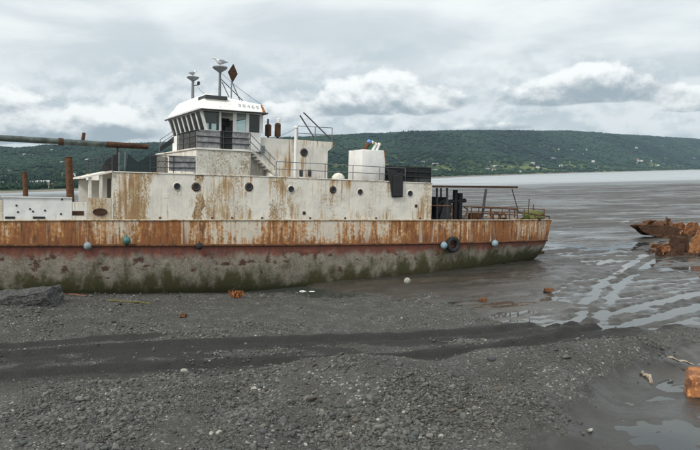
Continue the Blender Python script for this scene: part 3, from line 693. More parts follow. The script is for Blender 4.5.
# --- bow shelter with sloping roof, ahead of the deckhouse
def P3(px, py, t): p = L(px, py, t); return (p.x, t, p.z)
xa = L(87.5, 190, T0).x
zlow = L(100, 198, T0).z
sw = MB().slab([(xa, T0, zdeck(xa)+.03), (XA-.06, T0, zdeck(XA)+.03), (XA-.06, T0, zlow), (xa, T0, zlow)], (0, .06, 0)).build('shelter_side', M['peel2'], ship, bevel=.01)
c = L(100, 212, T0)
MB().lathe([(.16, 0), (.24, 0), (.24, -.05), (.16, -.05)], (0, 0, 0), 16, 'Y').build('mooring_chock', M['rust_dark'], ship).matrix_local = Matrix.Translation((c.x, T0-.002, c.z)) @ Matrix.Diagonal((1.5, 1, .8, 1))
MB().lathe([(.155, -.004), (.155, -.02)], (0, 0, 0), 16, 'Y').build('chock_hole', M['black'], ship).matrix_local = Matrix.Translation((c.x, T0-.002, c.z)) @ Matrix.Diagonal((1.5, 1, .8, 1))
zr_f = L(88, 179, T0).z; zr_a = L(113, 172.5, T0).z
MB().slab([(xa-.25, T0-.1, zr_f), (XA-.06, T0-.1, zr_a), (XA-.06, 3.6, zr_a), (xa-.25, 3.6, zr_f)], (0, 0, .09)).build('shelter_roof', M['white2'], ship)
for px, tt in ((90, T0), (101, T0), (90, 3.5)):
    x = L(px, 190, tt).x; zz = zr_f + (zr_a-zr_f)*((x-xa+.25)/(XA-.06-xa+.25)); MB().box((x-.07, tt, zlow if tt < 1 else zdeck(x)), (x+.07, tt+.12, zz-.003)).build('shelter_post', M['white2'], ship)
MB().box((xa+.02, 3.42, zdeck(xa)), (XA-.08, 3.48, zr_f-.02)).build('shelter_back_wall', M['white'], ship)
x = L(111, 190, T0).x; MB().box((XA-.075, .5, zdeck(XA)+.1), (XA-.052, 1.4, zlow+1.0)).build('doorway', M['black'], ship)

# --- bow bulwark: white panel with holes, then a low stretch with a freeing port
def bulwark(px0, px1, ytop, mt, nm='bulwark_panel', t=T0):
    a = L(px0, 205, t).x; b2 = L(px1, 205, t).x; z1 = L((px0+px1)/2, ytop, t).z
    tf = lambda x_: HB - plan(x_)*HB + t
    return MB().slab([(a, tf(a), zdeck(a)+.03), (b2, tf(b2), zdeck(b2)+.03), (b2, tf(b2), z1), (a, tf(a), z1)], (0, .07, 0)).build(nm, M[mt], ship, bevel=.01)
bw = bulwark(3.5, 72, 197.5, 'clean'); bulwark(72.5, 87, 202, 'white3'); bulwark(-60, 2.5, 200, 'white2')
for px, py in [(16.5, 205.5), (18, 212), (30, 209), (33, 211.5), (45, 210.5), (61, 214), (62, 199.5)]:
    c = L(px, py, T0); o = MB().lathe([(.05, -.003), (.05, -.014)], (c.x, T0, c.z), 10, 'Y').build('bolt_hole', M['black'], bw)
for px, w_ in ((10, .22), (39, .28)):
    c = L(px, 217.5, T0); MB().box((c.x-w_, T0-.015, c.z-.06), (c.x+w_, T0-.002, c.z+.05)).build('freeing_port', M['black'], bw)
c = L(78, 213, T0); MB().box((c.x-.28, T0-.015, c.z-.12), (c.x+.28, T0-.002, c.z+.1)).build('fairlead', M['rust_dark'], ship)
MB().bar((L(3.5,197,T0).x-.1, T0+.03, L(38,197.3,T0).z), (L(72,197,T0).x, T0+.03, L(38,197.3,T0).z), .16, .05).build('bulwark_cap', M['clean'], ship)
# foredeck boom, held by a crutch post
ba, bb = P3(-60, 134.5, 3.2), P3(148, 146.8, 3.2)
bo = MB().tube(ba, bb, .175, .14, 14).build('derrick_boom', M['boom'], ship, True)
for k in (.55,):
    p = Vector(ba).lerp(Vector(bb), k); MB().tube(p - Vector((.12, 0, 0)), p + Vector((.12, 0, 0)), .19, n=14).build('boom_band', M['rust_dark'], bo, True)
p = Vector(P3(82, 141, 3.2)); MB().tube(p+Vector((0, 0, -.25)), p+Vector((.1, 0, .45)), .09).build('boom_sheave', M['rust_dark'], bo)
p = Vector(bb).lerp(Vector(ba), .02); MB().tube(Vector(bb).lerp(Vector(ba), .22), bb, .162, .147, n=14).build('boom_tip', M['rust_dark'], bo, True)
p = P3(117.5, 145.5, 3.2); MB().tube((p[0], 3.2, zt(XA)), (p[0], 3.2, p[2]-.1), .05).build('boom_crutch', M['rust_dark'], ship)

# --- upper block under the bridge, flush with the side
BX0, BX1 = L(197, 160, T0).x, L(250, 165, T0).x
zb = L(215, 150, T0).z
MB().slab([(BX0, T0+.002, zt(BX0)+.045), (BX1, T0+.002, zt(BX1)+.045), (BX1, T0+.002, zb), (BX0, T0+.002, zb)], (0, .06, 0)).build('bridge_side_plate', M['peel3'], ship, bevel=.01)
MB().box((BX0-.05, T0+.004, zt(BX0)+.045), (BX0, BEAM-.1, zb)).build('bridge_front_plate', M['white2'], ship)
MB().box((BX1, T0+.07, zt(BX1)+.045), (BX1+.06, BEAM-.1, zb)).build('bridge_aft_plate', M['white'], ship)
MB().slab([(BX0-.12, T0-.05, zb+.003), (BX1+.1, T0-.05, zb+.003), (BX1+.1, BEAM, zb+.003), (BX0-.12, BEAM, zb+.003)], (0, 0, .07)).build('bridge_deck', M['white2'], ship)

# --- wheelhouse: raked front of slim windows, open door in the side
WT, WF = 1.0, BEAM-1.0
WX0, WX1 = L(205.5, 131, WT).x, L(261, 131, WT).x
zw0 = zb+.075; zsill = L(215, 130, WT).z; zhead = L(215, 111.5, WT).z; zroof = L(215, 108.5, WT).z
RK = .30                                      # forward rake of the front at window-head height
def wx(z): return WX0 - RK*(z-zsill)/(zhead-zsill) if z > zsill else WX0
wh = MB(); wh.slab([(WX0, WT, zw0), (WX1, WT, zw0), (WX1, WT, zw0+.01), (WX0, WT, zw0+.01)], (0, WF-WT, 0)).build('wheelhouse_floor', M['inner'], ship)
def wall(name, pts, off, mt='clean'): return MB().slab(pts, off).build(name, M[mt], ship)
# side (near) lower wall with the door gap
xd0, xd1 = L(221, 131, WT).x, L(233, 131, WT).x
wall('wheelhouse_side', [(WX0, WT, zw0), (xd0, WT, zw0), (xd0, WT, zsill), (WX0, WT, zsill)], (0, .06, 0))
wall('wheelhouse_side', [(xd1, WT, zw0), (WX1, WT, zw0), (WX1, WT, zsill), (xd1, WT, zsill)], (0, .06, 0))
wall('wheelhouse_header', [(wx(zhead), WT, zhead), (WX1, WT, zhead), (WX1, WT, zroof), (wx(zroof), WT, zroof)], (0, .06, 0))
for a, b2 in ((219, 221), (233, 236.5), (246, 249), (259.5, 263)):
    xa_, xb_ = L(a, 131, WT).x, L(b2, 131, WT).x; wall('window_post', [(xa_, WT+.001, zsill), (xb_, WT+.001, zsill), (xb_, WT+.001, zhead), (xa_, WT+.001, zhead)], (0, .06, 0))
xc = L(207.5, 131, WT).x
wall('corner_post', [(WX0, WT, zsill), (xc, WT, zsill), (xc-RK+.03, WT, zhead), (WX0-RK, WT, zhead)], (0, .1, 0))
for a, b2 in ((206, 219.5), (236, 246.5), (248.5, 260)):
    xa_, xb_ = L(a, 131, WT).x, L(b2, 131, WT).x; sl = RK if a == 206 else 0
    MB().slab([(xa_, WT+.03, zsill), (xb_, WT+.03, zsill), (xb_, WT+.03, zhead), (xa_-sl, WT+.03, zhead)], (0, .012, 0)).build('window_pane', M['glass'], ship)
# front: sill wall, header and seven windows
wall('wheelhouse_front', [(WX0, WT+.07, zw0), (WX0, WF, zw0), (WX0, WF, zsill), (WX0, WT+.07, zsill)], (.06, 0, 0))
wall('wheelhouse_front_header', [(WX0-RK, WT+.07, zhead), (WX0-RK, WF, zhead), (wx(zroof), WF, zroof), (wx(zroof), WT+.07, zroof)], (.06, 0, 0))
NF = 7
for k in range(NF+1):
    y = WT+.11 + (WF-WT-.2)*k/NF; MB().prism([(WX0, y-.09, zsill), (WX0, y+.09, zsill), (WX0+.08, y+.09, zsill), (WX0+.08, y-.09, zsill)], [(WX0-RK, y-.09, zhead), (WX0-RK, y+.09, zhead), (WX0-RK+.08, y+.09, zhead), (WX0-RK+.08, y-.09, zhead)]).build('window_post', M['clean'], ship)
    if k < NF:
        y2 = y + (WF-WT-.2)/NF; MB().slab([(WX0+.03, y+.085, zsill), (WX0+.03, y2-.085, zsill), (WX0-RK+.03, y2-.085, zhead), (WX0-RK+.03, y+.085, zhead)], (.012, 0, 0)).build('window_pane', M['glass'], ship)
# far side and back, with windows, so that daylight shows through
for z0_, z1_, nm in ((zw0, zsill, 'wheelhouse_far_side'), (zhead, zroof, 'wheelhouse_far_header')): wall(nm, [(wx(z0_), WF-.06, z0_), (WX1, WF-.06, z0_), (WX1, WF-.06, z1_), (wx(z1_), WF-.06, z1_)], (0, .06, 0))
for k in range(5):
    x = WX0 + (WX1-WX0)*k/4; MB().box((x-.09, WF-.061, zsill), (x+.09, WF-.002, zhead)).build('window_post', M['clean'], ship)
for y0_, y1_ in ((WT+.07, 3.4), (5.8, WF-.07)): MB().box((WX1-.06, y0_, zw0), (WX1, y1_, zroof)).build('wheelhouse_back', M['inner'], ship)
MB().box((WX1-.06, 3.4, zw0), (WX1, 5.8, zsill)).build('wheelhouse_back', M['inner'], ship)
# console, wheel stand and door leaf inside
MB().box((WX0+.5, 2.2, zw0+.012), (WX0+1.1, 6.8, zsill-.15)).build('steering_console', M['dark'], ship, bevel=.03)
MB().tube((WX0+1.5, 2.4, zw0+.012), (WX0+1.5, 2.4, zsill+.35), .09).build('radar_stand', M['dark'], ship)
MB().box((WX0+1.25, 2.1, zsill+.35), (WX0+1.75, 2.7, zsill+.8)).build('radar_set', M['dark'], ship, bevel=.04)
MB().box((xd0+.02, WT+.075, zw0+.012), (xd0+.07, WT+.95, zhead-.02)).build('door_leaf', M['inner'], ship)
pr = P3(188.5, 130.5, 4.4); MB().slab([(WX0+.12, 3.0, zsill-.02), (WX0+.12, 3.8, zsill-.02), (WX0+.12, 3.8, zsill+.18), (WX0+.12, 3.0, zsill+.14)], (.25, 0, 0)).build('red_cloth', M['red'], ship)
# roof: sloped visor fascia all round
rx0, rx1 = L(201.5, 109, .55).x, L(267.5, 113.5, .55).x
z1f = L(202, 109, .55).z; z1a = L(267, 113.5, .55).z
bot = [(rx0, .55, z1f), (rx1, .55, z1a), (rx1, BEAM-.55, z1a), (rx0, BEAM-.55, z1f)]
rxu0 = L(206, 93, 1.7).x; zu0 = L(206, 93.5, 1.7).z; rxu1 = L(262, 105, 1.3).x; zu1 = L(262, 105.3, 1.3).z
top = [(rxu0, 1.7, zu0), (rxu1, 1.15, zu1), (rxu1, BEAM-1.15, zu1), (rxu0, BEAM-1.7, zu0)]
roof = MB().prism(bot, top).build('wheelhouse_roof', M['clean'], ship)
MB().path([bot[3], bot[0], bot[1], bot[2]], .05, 6).build('roof_gutter', M['dark'], roof)
def on_fascia(a, b2):   # a along (0..1), b up (0..1) on the near fascia
    p = Vector(bot[0]).lerp(Vector(bot[1]), a); q = Vector(top[0]).lerp(Vector(top[1]), a); return p.lerp(q, b2)
o_, ux, uy = on_fascia(.55, .40), on_fascia(.9, .40)-on_fascia(.55, .40), on_fascia(.55, .9)-on_fascia(.55, .4)
tc = bpy.data.curves.new('t', 'FONT'); tc.body = '38469'; tc.size = .42; tc.extrude = .006; tc.space_character = 1.25
to = bpy.data.objects.new('t', tc); col.objects.link(to); bpy.context.view_layer.update()
me = bpy.data.meshes.new_from_object(to.evaluated_get(bpy.context.evaluated_depsgraph_get())); bpy.data.objects.remove(to)
X_ = ux.normalized(); Z_ = X_.cross(uy).normalized(); Y_ = Z_.cross(X_)
tx = bpy.data.objects.new('roof_number', me); col.objects.link(tx); me.materials.append(plain('faded_lettering', (.34, .35, .35), .8, var=.5, scale=9)); tx.parent = roof
tx.matrix_local = Matrix.Translation(o_ + Z_*.012) @ Matrix((X_, Y_, Z_)).transposed().to_4x4()
# rust patch plate at the after corner
a0, a1 = on_fascia(.93, .06), on_fascia(.985, .06); a2, a3 = on_fascia(.985, .94), on_fascia(.95, .94)
MB().slab([a0, a1, a2, a3], Z_*.008).build('rust_patch', M['rust_orange'], roof)
zr_ = lambda s_: zu0 + (zu1-zu0)*(s_-rxu0)/(rxu1-rxu0)
# dark light-box on a small plinth, two masts, diamond daymark, stays, whip aerials
q0, q1 = P3(205.5, 98, 1.15), P3(227.5, 98.2, 1.15)
MB().box((q0[0]+.05, 1.22, q0[2]-.35), (q1[0]-.05, 2.4, q0[2]-.02)).build('roof_plinth', M['white2'], roof)
MB().box((q0[0], 1.15, q0[2]-.019), (q1[0], 2.6, q0[2]+.19)).build('roof_light_box', M['dark'], roof, bevel=.02)
def mast(px, ytop, ybot, t, r_, nm='signal_mast'):
    a, b2 = P3(px, ybot, t), P3(px, ytop, t); return MB().tube((b2[0], t, a[2]), b2, r_, r_*.75, 10).build(nm, M['greyrail'], ship, True), Vector(b2)
m1, m1t = mast(220, 69.5, 98, 2.4, .085); MB().lathe([(.08, -.18), (.38, .02), (.44, .10), (.40, .16), (.05, .2)], m1t, 16).build('lantern_bowl', M['greyrail'], m1, True)
m2, m2t = mast(193, 78.5, 99, 5.6, .10); MB().lathe([(.1, -.16), (.34, 0), (.38, .08), (.1, .14)], m2t, 16).build('lantern_bowl', M['greyrail'], m2, True)
MB().bar(m2t+Vector((0, 0, -.45)), m2t+Vector((.35, 0, -.35)), .06, .06).build('mast_bracket', M['dark'], m2); MB().lathe([(.03, 0), (.1, .05), (.1, .2), (.03, .24)], m2t+Vector((.35, 0, -.38)), 10).build('mast_lamp', M['dark'], m2)
m3, m3t = mast(231.5, 80, 100, 1.9, .04, 'daymark_pole'); dc = Vector(P3(232.5, 73.5, 1.9))
MB().slab([dc+Vector((-.28, 0, .05)), dc+Vector((-.02, 0, -.52)), dc+Vector((.28, 0, 0)), dc+Vector((.03, 0, .54))], (.05, .04, 0)).build('diamond_daymark', M['rust_dark'], m3)
for a, b2, t1, t2 in (((221, 79), (246, 104), 2.4, 1.6), ((222, 82), (229, 97), 2.4, 2.0), ((232, 82), (241, 103), 1.9, 1.5)): MB().tube(P3(*a, t1), P3(*b2, t2), .028, n=5).build('mast_stay', M['dark'], ship)
for a, b2, t in (((204, 92), (205, 35), 6.5), ((295, 140), (298.5, 42), 2.2)): MB().tube(P3(*a, t), P3(*b2, t), .010, .004, 5).build('whip_aerial', M['clean'], ship)

# --- railings
def railing(pts, h, nm='railing', mt='greyrail', nb=3, r_=.022, posts=True, per=1.3):
    m = MB(); pts = [Vector(p) for p in pts]
    for a, b2 in zip(pts, pts[1:]):
        for k in range(nb): dz = Vector((0, 0, h*(k+1)/nb)); m.tube(a+dz, b2+dz, r_, n=6)
        n = max(1, round((b2-a).length/per))
        for k in range(n+1):
            p = a.lerp(b2, k/n); m.tube(p, p+Vector((0, 0, h)), r_*1.15, n=6)
    return m.build(nm, M[mt], ship)
RH = L(222, 131.5, .05).z - zb - .07
A = Vector((L(196, 148, .03).x, .03, zb+.075)); B = Vector((L(250, 150, .03).x, .03, zb+.075))
Fz = Vector((A.x, 3.9, A.z))
rb = railing([A, B], RH, 'bridge_railing', 'dark'); railing([A, Fz], RH, 'bridge_railing', 'dark')
xg0, xg1 = L(220, 140, .03).x, L(232.5, 140, .03).x
for x0_, x1_ in ((A.x+.05, xg0), (xg1, B.x-.05)): MB().slab([(x0_, .055, A.z+.04), (x1_, .055, A.z+.04), (x1_, .055, A.z+RH-.03), (x0_, .055, A.z+RH-.03)], (0, .015, 0)).build('canvas_dodger', M['canvas'], rb)
MB().slab([(xg0, .06, A.z+.02), (xg1, .06, A.z+.02), (xg1, .06, A.z+RH), (xg0, .06, A.z+RH)], (0, .01, 0)).build('gate_netting', M['net'], rb)
MB().slab([(A.x+.03, .1, A.z+.02), (A.x+.03, 3.85, A.z+.02), (A.x+.03, 3.85, A.z+RH), (A.x+.03, .1, A.z+RH)], (.012, 0, 0)).build('front_netting', M['net'], rb)
# boat-deck rail ahead of the bridge, canvas then dark nets
zr1 = zt(XA)+.05; C0 = Vector((L(101, 172, .1).x, .1, zt(XA)+.05)); C1 = Vector((L(150, 172, .1).x, .1, zt(XA)+.0)); C2 = Vector((L(196, 173, .1).x, .1, zt(BX0)+.05))
h1 = L(175, 155, .1).z - zt(BX0) - .08
r1 = railing([C1, C2], h1, 'boat_deck_railing', 'dark', 3)
xk = L(169, 165, .1).x
MB().slab([(xk, .125, C2.z+.1), (C2.x-.05, .125, C2.z+.1), (C2.x-.05, .125, C2.z+h1-.05), (xk, .125, C2.z+h1-.05)], (0, .015, 0)).build('canvas_dodger', M['canvas'], r1)
railing([Vector((C0.x+.6, .4, zr1)), Vector((C0.x+.6, 8.6, zr1))], h1*.9, 'boat_deck_railing', 'dark', 2)
MB().slab([(L(125, 160, .3).x, .3, zr1), (xk, .3, zr1-.1), (xk, .3, zr1+h1-.1), (L(150, 160, .3).x, .3, zr1+h1*1.02), (L(138, 160, .3).x, .3, zr1+h1*.55), (L(128, 160, .3).x, .3, zr1+h1)], (0, .012, 0)).build('side_netting', M['net_thin'], ship)
zf0 = zr1
flag = MB().slab([P3(100, 171, 1.0), P3(101, 169, 1.0), P3(106, 160, 1.0), P3(117.5, 153.5, 1.0), P3(118, 171.5, 1.0), P3(108, 171.8, 1.0)], (0, .02, 0)).build('torn_tarpaulin', M['black'], ship)
for px in (119, 125):
    a, b2 = P3(px, 171.8, 1.0), P3(px+.5, 152, 1.0); MB().tube(a, (a[0], 1.0, b2[2]), .03).build('awning_pole', M['greyrail'], ship)
# netted stair wing on the far side of the bridge front
railing([P3(160, 152, 6.5), P3(173.5, 143, 6.5)], .75, 'wing_railing', 'greyrail', 3)
MB().slab([P3(160, 152, 6.45), P3(173.5, 143, 6.45), P3(173.5, 136.5, 6.45), P3(160, 147, 6.45)], (0, .012, 0)).build('wing_netting', M['net'], ship)

# --- inclined stair from the bridge down to the boat deck
st_ = MB(); sa, sb_ = Vector(P3(251, 149.5, .35)), Vector(P3(275, 174.5, .35))
stair = MB()
for tt in (0, .75): stair.bar(sa+Vector((0, tt, 0)), sb_+Vector((0, tt, 0)), .05, .16)
stair = stair.build('stair_stringer', M['white2'], ship)
for k in range(8):
    p = sa.lerp(sb_, (k+.5)/8); MB().box((p.x-.12, p.y+.03, p.z-.015), (p.x+.12, p.y+.72, p.z+.015)).build('stair_tread', M['greyrail'], stair)
for dz in (.45, .85): MB().tube(Vector(P3(250.5, 150, .3))+Vector((0, 0, dz)), Vector(P3(275, 175, .3))+Vector((0, 0, dz)), .022, n=6).build('stair_handrail', M['greyrail'], stair)

# --- after deckhouse on the boat deck
HT = 1.15
hx0, hx1 = BX1+.08, L(327.5, 170, HT).x; hx2 = L(333, 143, HT).x
zh0 = zt(hx0)+.05; zh1 = zt(hx1)+.05; zht0 = L(262, 137.5, HT).z; zht1 = L(330, 142, HT).z; zk = L(330, 149, HT).z
ss = [(hx0, zh0-.1), (hx1, zh1-.1), (hx1, zk-.15), (hx2, zk+.1), (hx2, zht1), (hx0, zht0)]
house = MB().prism([(x_, HT, z_) for x_, z_ in ss], [(x_, BEAM-HT, z_) for x_, z_ in ss]).build('after_deckhouse', M['white3'], ship, bevel=.01)
porthole(304, 152.5, HT-.001, .19, 1)
for px in (301, 309.5):
    c = L(px, 173, HT); MB().box((c.x-.11, HT-.02, c.z-.2), (c.x+.11, HT-.002, c.z+.2)).build('vent_slot', M['dark'], house)
p = P3(262.5, 149.5, HT-.1); MB().box((p[0]-.15, HT-.22, p[2]-.22), (p[0]+.12, HT-.005, p[2]+.22)).build('life_raft_box', M['greyrail'], house, bevel=.03)
pp = L(295, 178, .5); MB().tube((pp.x, .5, zt(pp.x)+.04), (pp.x, .5, L(295, 128, .5).z), .10, n=12).build('white_post', M['clean'], ship, True)
pz = L(295, 128, .5).z; MB().lathe([(.14, 0), (.14, .06), (.05, .12)], (pp.x, .5, pz), 12).build('post_cap', M['clean'], ship)
rr1 = railing([Vector((L(298, 139, HT).x, HT+.05, zht0-.05)), Vector((hx2-.05, HT+.05, zht1))], L(320, 127, HT).z-zht1, 'roof_railing', 'greyrail', 2)
for a, b2 in (((300, 115.5), (315.5, 140)), ((303.5, 112.5), (331, 139.5))): MB().tube(P3(*a, 1.6), P3(*b2, 1.6), .04, n=6).build('davit_arm', M['dark'], ship)
for px, y0_, y1_, nm in ((268, 124, 139, 'exhaust_stack'), (277.5, 123, 139.5, 'exhaust_stack')):
    a, b2 = P3(px, y1_, 2.6), P3(px, y0_, 2.6); o = MB().lathe([(.07, -.1), (.07, .15), (.19, .18), (.19, b2[2]-a[2]-.08), (.1, b2[2]-a[2])], a, 12).build(nm, M['rust_dark'], ship, True)
    if px > 270: MB().lathe([(.11, -.02), (.11, .24), (.05, .3)], (b2[0]+.08, b2[1], b2[2]), 12).build('white_cowl', M['clean'], o, True)
    else: MB().tube(b2, (b2[0], b2[1], b2[2]+.3), .06).build('exhaust_tip', M['dark'], o)
# rail along the boat deck edge
D0, D1, D2 = L(276, 177.5, .1).x, L(325, 179, .1).x, L(405, 182, .1).x
dz_ = L(300, 162.5, .1).z - zt(D0) - .05
railing([Vector((D0, .1, zt(D0)+.045)), Vector((D1, .1, zt(D1)+.045)), Vector((D2, .1, zt(D2)+.045))], dz_, 'boat_deck_railing', 'greyrail', 2, per=2.2)
for px, w_ in ((272.5, .35), (339, .4)):
    c = P3(px, 178, .6); MB().lathe([(w_, 0), (w_*.95, .15), (w_*.6, .32), (.06, .38)], (c[0], .7, zt(c[0])+.04), 12).build('mushroom_vent', M['white3'], ship, True)

# --- funnel casing with four raked exhaust pipes
FT = 2.2
f0, f1 = L(361.5, 178, FT).x, L(387.5, 180, FT).x; g0, g1 = L(362.5, 149, FT).x, L(385, 149.5, FT).x
zf = zt(f0)+.04; zft = L(362, 149.3, FT).z; zft1 = L(385, 150.5, FT).z
fb = [(f0, FT, zf), (f1, FT, zf-.15), (f1, FT+1.9, zf-.15), (f0, FT+1.9, zf)]
ft = [(g0, FT, zft), (g1, FT, zft1), (g1, FT+1.9, zft1), (g0, FT+1.9, zft)]
fun = MB().prism(fb, ft).build('funnel_casing', M['clean'], ship, True, bevel=.05)
MB().bar(Vector(fb[1])+Vector((-.01, -.012, 0)), Vector(ft[1])+Vector((-.05, -.012, 0)), .05, .05).build('rust_edge', M['rust_orange'], fun)
for a, b2, mt, r_ in (((364, 150), (369.5, 141.5), 'rust', .14), ((368, 150), (373, 142.5), 'green', .12), ((372, 150.5), (376, 144), 'clean', .11), ((376.5, 150.5), (379.5, 144), 'clean', .10)):
    p, q = Vector(P3(*a, 3.0)), Vector(P3(*b2, 3.0)); o = MB().tube(p, q, r_, n=12).build('exhaust_pipe', M[mt], fun, True)
    MB().tube(p.lerp(q, .8), q+(q-p)*.08, r_*1.12, n=12).build('pipe_mouth', M['cap'] if mt == 'rust' else M['white3'], o, True)

# --- netted cage at the after end of the boat deck, tarpaulin hung over the side
n0, n1 = L(385, 182, .15).x, L(440, 184, .15).x; nh = L(412, 167.5, .15).z - zt(L(412, 180, .15).x)
cage = railing([Vector((n0, .15, zt(n0)+.045)), Vector((XB-.1, .15, zt(XB)+.045)), Vector((XB-.1, 5.5, zt(XB)+.045))], nh, 'cage_railing', 'black', 3, r_=.03)
MB().slab([(n0, .19, zt(n0)+.05), (XB-.1, .19, zt(XB)+.05), (XB-.1, .19, zt(XB)+nh), (n0, .19, zt(n0)+nh)], (0, .01, 0)).build('cage_netting', M['net'], cage)
MB().slab([(n0+.2, 3.6, zt(n0)+.05), (XB-.1, 3.6, zt(XB)+.05), (XB-.1, 3.6, zt(XB)+nh), (n0+.2, 3.6, zt(n0)+nh)], (0, .01, 0)).build('cage_netting', M['net'], cage)
MB().box((n0+1.2, .8, zt(n0)), (XB-.9, 3.0, zt(XB)+nh*.75)).build('deck_locker', M['black'], ship, bevel=.04)
tp_ = [P3(386, 168, -.05), P3(400, 173, -.05), P3(403.5, 172, -.05), P3(403, 197, -.05), P3(392, 197.5, -.05), P3(390.5, 185, -.05)]
tb = MB().slab(tp_, (0, .05, 0)); tb.slab([Vector(q)+Vector((0, -.06, 0)) for q in (P3(392.5, 176, -.05), P3(402, 174, -.05), P3(402.5, 196, -.05), P3(393, 196.5, -.05))], (0, .05, 0)).build('hanging_tarpaulin', M['black'], ship, bevel=.02)

# --- after deck: canopy on posts, winch, crossed bitts, rusty rails
ka, kb = P3(431, 187, .35), P3(521, 187.8, .35)
can = MB().slab([(ka[0], .35, ka[2]), (kb[0], .7, kb[2]), (kb[0], BEAM-.7, kb[2]), (ka[0], BEAM-.35, ka[2])], (0, 0, .07)).build('canopy_roof', M['rust'], ship)
MB().bar((ka[0], .33, ka[2]+.035), (kb[0], .68, kb[2]+.035), .06, .14).build('canopy_edge', M['rust_dark'], can)
for a, b2, t, r_ in (((486, 189), (481.5, 221), .5, .085), ((512, 189), (518.5, 212), .9, .035), ((437, 188), (437, 221), .7, .07), ((447, 188), (447.5, 221), .7, .07), ((486, 189), (482, 221), BEAM-.6, .085), ((441, 188), (441, 219), BEAM-.6, .07)):
    p, q = Vector(P3(*a, t)), Vector(P3(*b2, t)); MB().tube(p, q, r_, n=8).build('canopy_post', M['dark'], ship)
for px, ph, arm in ((454.5, 190, 0), (459.5, 193, 203)):
    c = L(px, 220.5, 1.6); tz = L(px, ph, 1.6).z; b_o = MB().tube((c.x, 1.6, zdeck(c.x)-.05), (c.x, 1.6, tz), .17, n=12).build('towing_bitt', M['black'], ship, True)
    a, b2 = P3(px-6, 201.5, 1.6), P3(px+6, 200.5, 1.6); MB().tube(a, b2, .13, n=10).build('cross_bar', M['black'], b_o)
c = L(441.5, 208, 1.8); zz = zdeck(c.x)
wn = MB().lathe([(.62, -.5), (.62, -.42), (.35, -.42), (.35, .42), (.62, .42), (.62, .5)], (c.x, 1.9, zz+.75), 18, 'Y').build('winch_drum', M['black'], ship, True)
for dy in (-.62, .55): MB().slab([(c.x-.5, 1.9+dy, zz-.05), (c.x+.5, 1.9+dy, zz-.05), (c.x+.2, 1.9+dy, zz+1.15), (c.x-.2, 1.9+dy, zz+1.15)], (0, .07, 0)).build('winch_cheek', M['dark'], wn)
MB().box((c.x-.2, 3.0, zz-.05), (c.x+1.3, 4.6, zz+1.5)).build('engine_box', M['black'], ship, bevel=.05)
def rrail(pts, nm='stern_railing'):
    m = MB()
    for q in pts: m.path([Vector(P3(*k)) for k in q], .045, 6)
    return m.build(nm, M['rust'], ship)
rrail([[(427.5, 205.5, .3), (452, 206, .3), (452.2, 221, .3)]])
rrail([[(471, 220.5, .35), (471.5, 207, .35), (517, 209.5, .45), (518, 221, .45)], [(471.5, 213, .35), (517, 215, .45)], [(491, 208, .4), (491, 220.5, .4)], [(509.5, 209, .4), (509.5, 220.5, .4)]])
rrail([[(517, 212, .5), (549.5, 216.5, 1.0), (549.8, 221, 1.0)], [(535, 214.5, .8), (535, 221, .8)], [(463, 219, .5), (468, 210, .5), (463, 206, .5)]])
far = [(x_, BEAM-.6, zdeck(x_)) for x_ in np.linspace(XB+1, S_STERN-.6, 5)]; railing(far + [(S_STERN-.3, HB, zdeck(S_STERN)), (S_STERN-.4, 1.3, zdeck(S_STERN))], .75, 'stern_railing', 'rust', 2, r_=.035)
for px, py, R_ in ((496, 218, .28), (503, 218, .24)):
    c = P3(px, py, 1.0); MB().torus((c[0], 1.0, zdeck(c[0])+.22), R_, .06).build('mooring_ring', M['rust'], ship, True)
for px, t in ((528, 1.6), (532.5, 1.9)):
    c = P3(px, 219, t); MB().tube((c[0], t, zdeck(c[0])-.03), (c[0]+.05, t, zdeck(c[0])+(1.5 if px < 530 else 1.1)), .03).build('deck_stake', M['rust_dark'], ship)
c = P3(478, 218, 1.2); MB().box((c[0]-.4, 1.2, zdeck(c[0])-.04), (c[0]+.4, 1.8, zdeck(c[0])+.45)).build('deck_crate', M['rust'], ship, bevel=.03)

# --- small fittings: cables, brackets, vents, cleats
for a, b2, t1, t2 in (((193, 80), (206, 95), 5.6, 2.0), ((220, 72), (264, 106), 2.4, 1.4), ((295, 129), (268, 138), .5, 2.4), ((333, 141), (354, 151), 1.2, 2.6)):
    p, q = Vector(P3(*a, t1)), Vector(P3(*b2, t2)); m_ = MB(); k = 10
    m_.path([p.lerp(q, i/k) - Vector((0, 0, .10*math.sin(math.pi*i/k))) for i in range(k+1)], .011, 5); m_.build('slack_cable', M['dark'], ship)
for px in (160, 212, 232, 262, 310, 345, 376, 420):
    c = L(px, 215, T0); MB().box((c.x-.05, T0-.05, zdeck(c.x)+.10), (c.x+.05, T0-.003, zdeck(c.x)+.2)).build('shell_lug', M['rust'], ship)
for px, py in ((166, 196), (226, 198), (270, 203), (322, 201), (344, 206), (398, 205)):
    c = L(px, py, T0); MB().box((c.x-.16, T0-.012, c.z-.11), (c.x+.16, T0-.002, c.z+.11)).build('doubler_plate', M['shell'], ship, bevel=.004)
for px in (480, 505, 540):
    c = L(px, 220, .5); o = MB().tube((c.x-.22, .55, zdeck(c.x)+.13), (c.x+.22, .55, zdeck(c.x)+.13), .035, n=8); o.box((c.x-.08, .5, zdeck(c.x)-.05), (c.x+.08, .6, zdeck(c.x)+.12)); o.build('mooring_cleat', M['rust_dark'], ship)

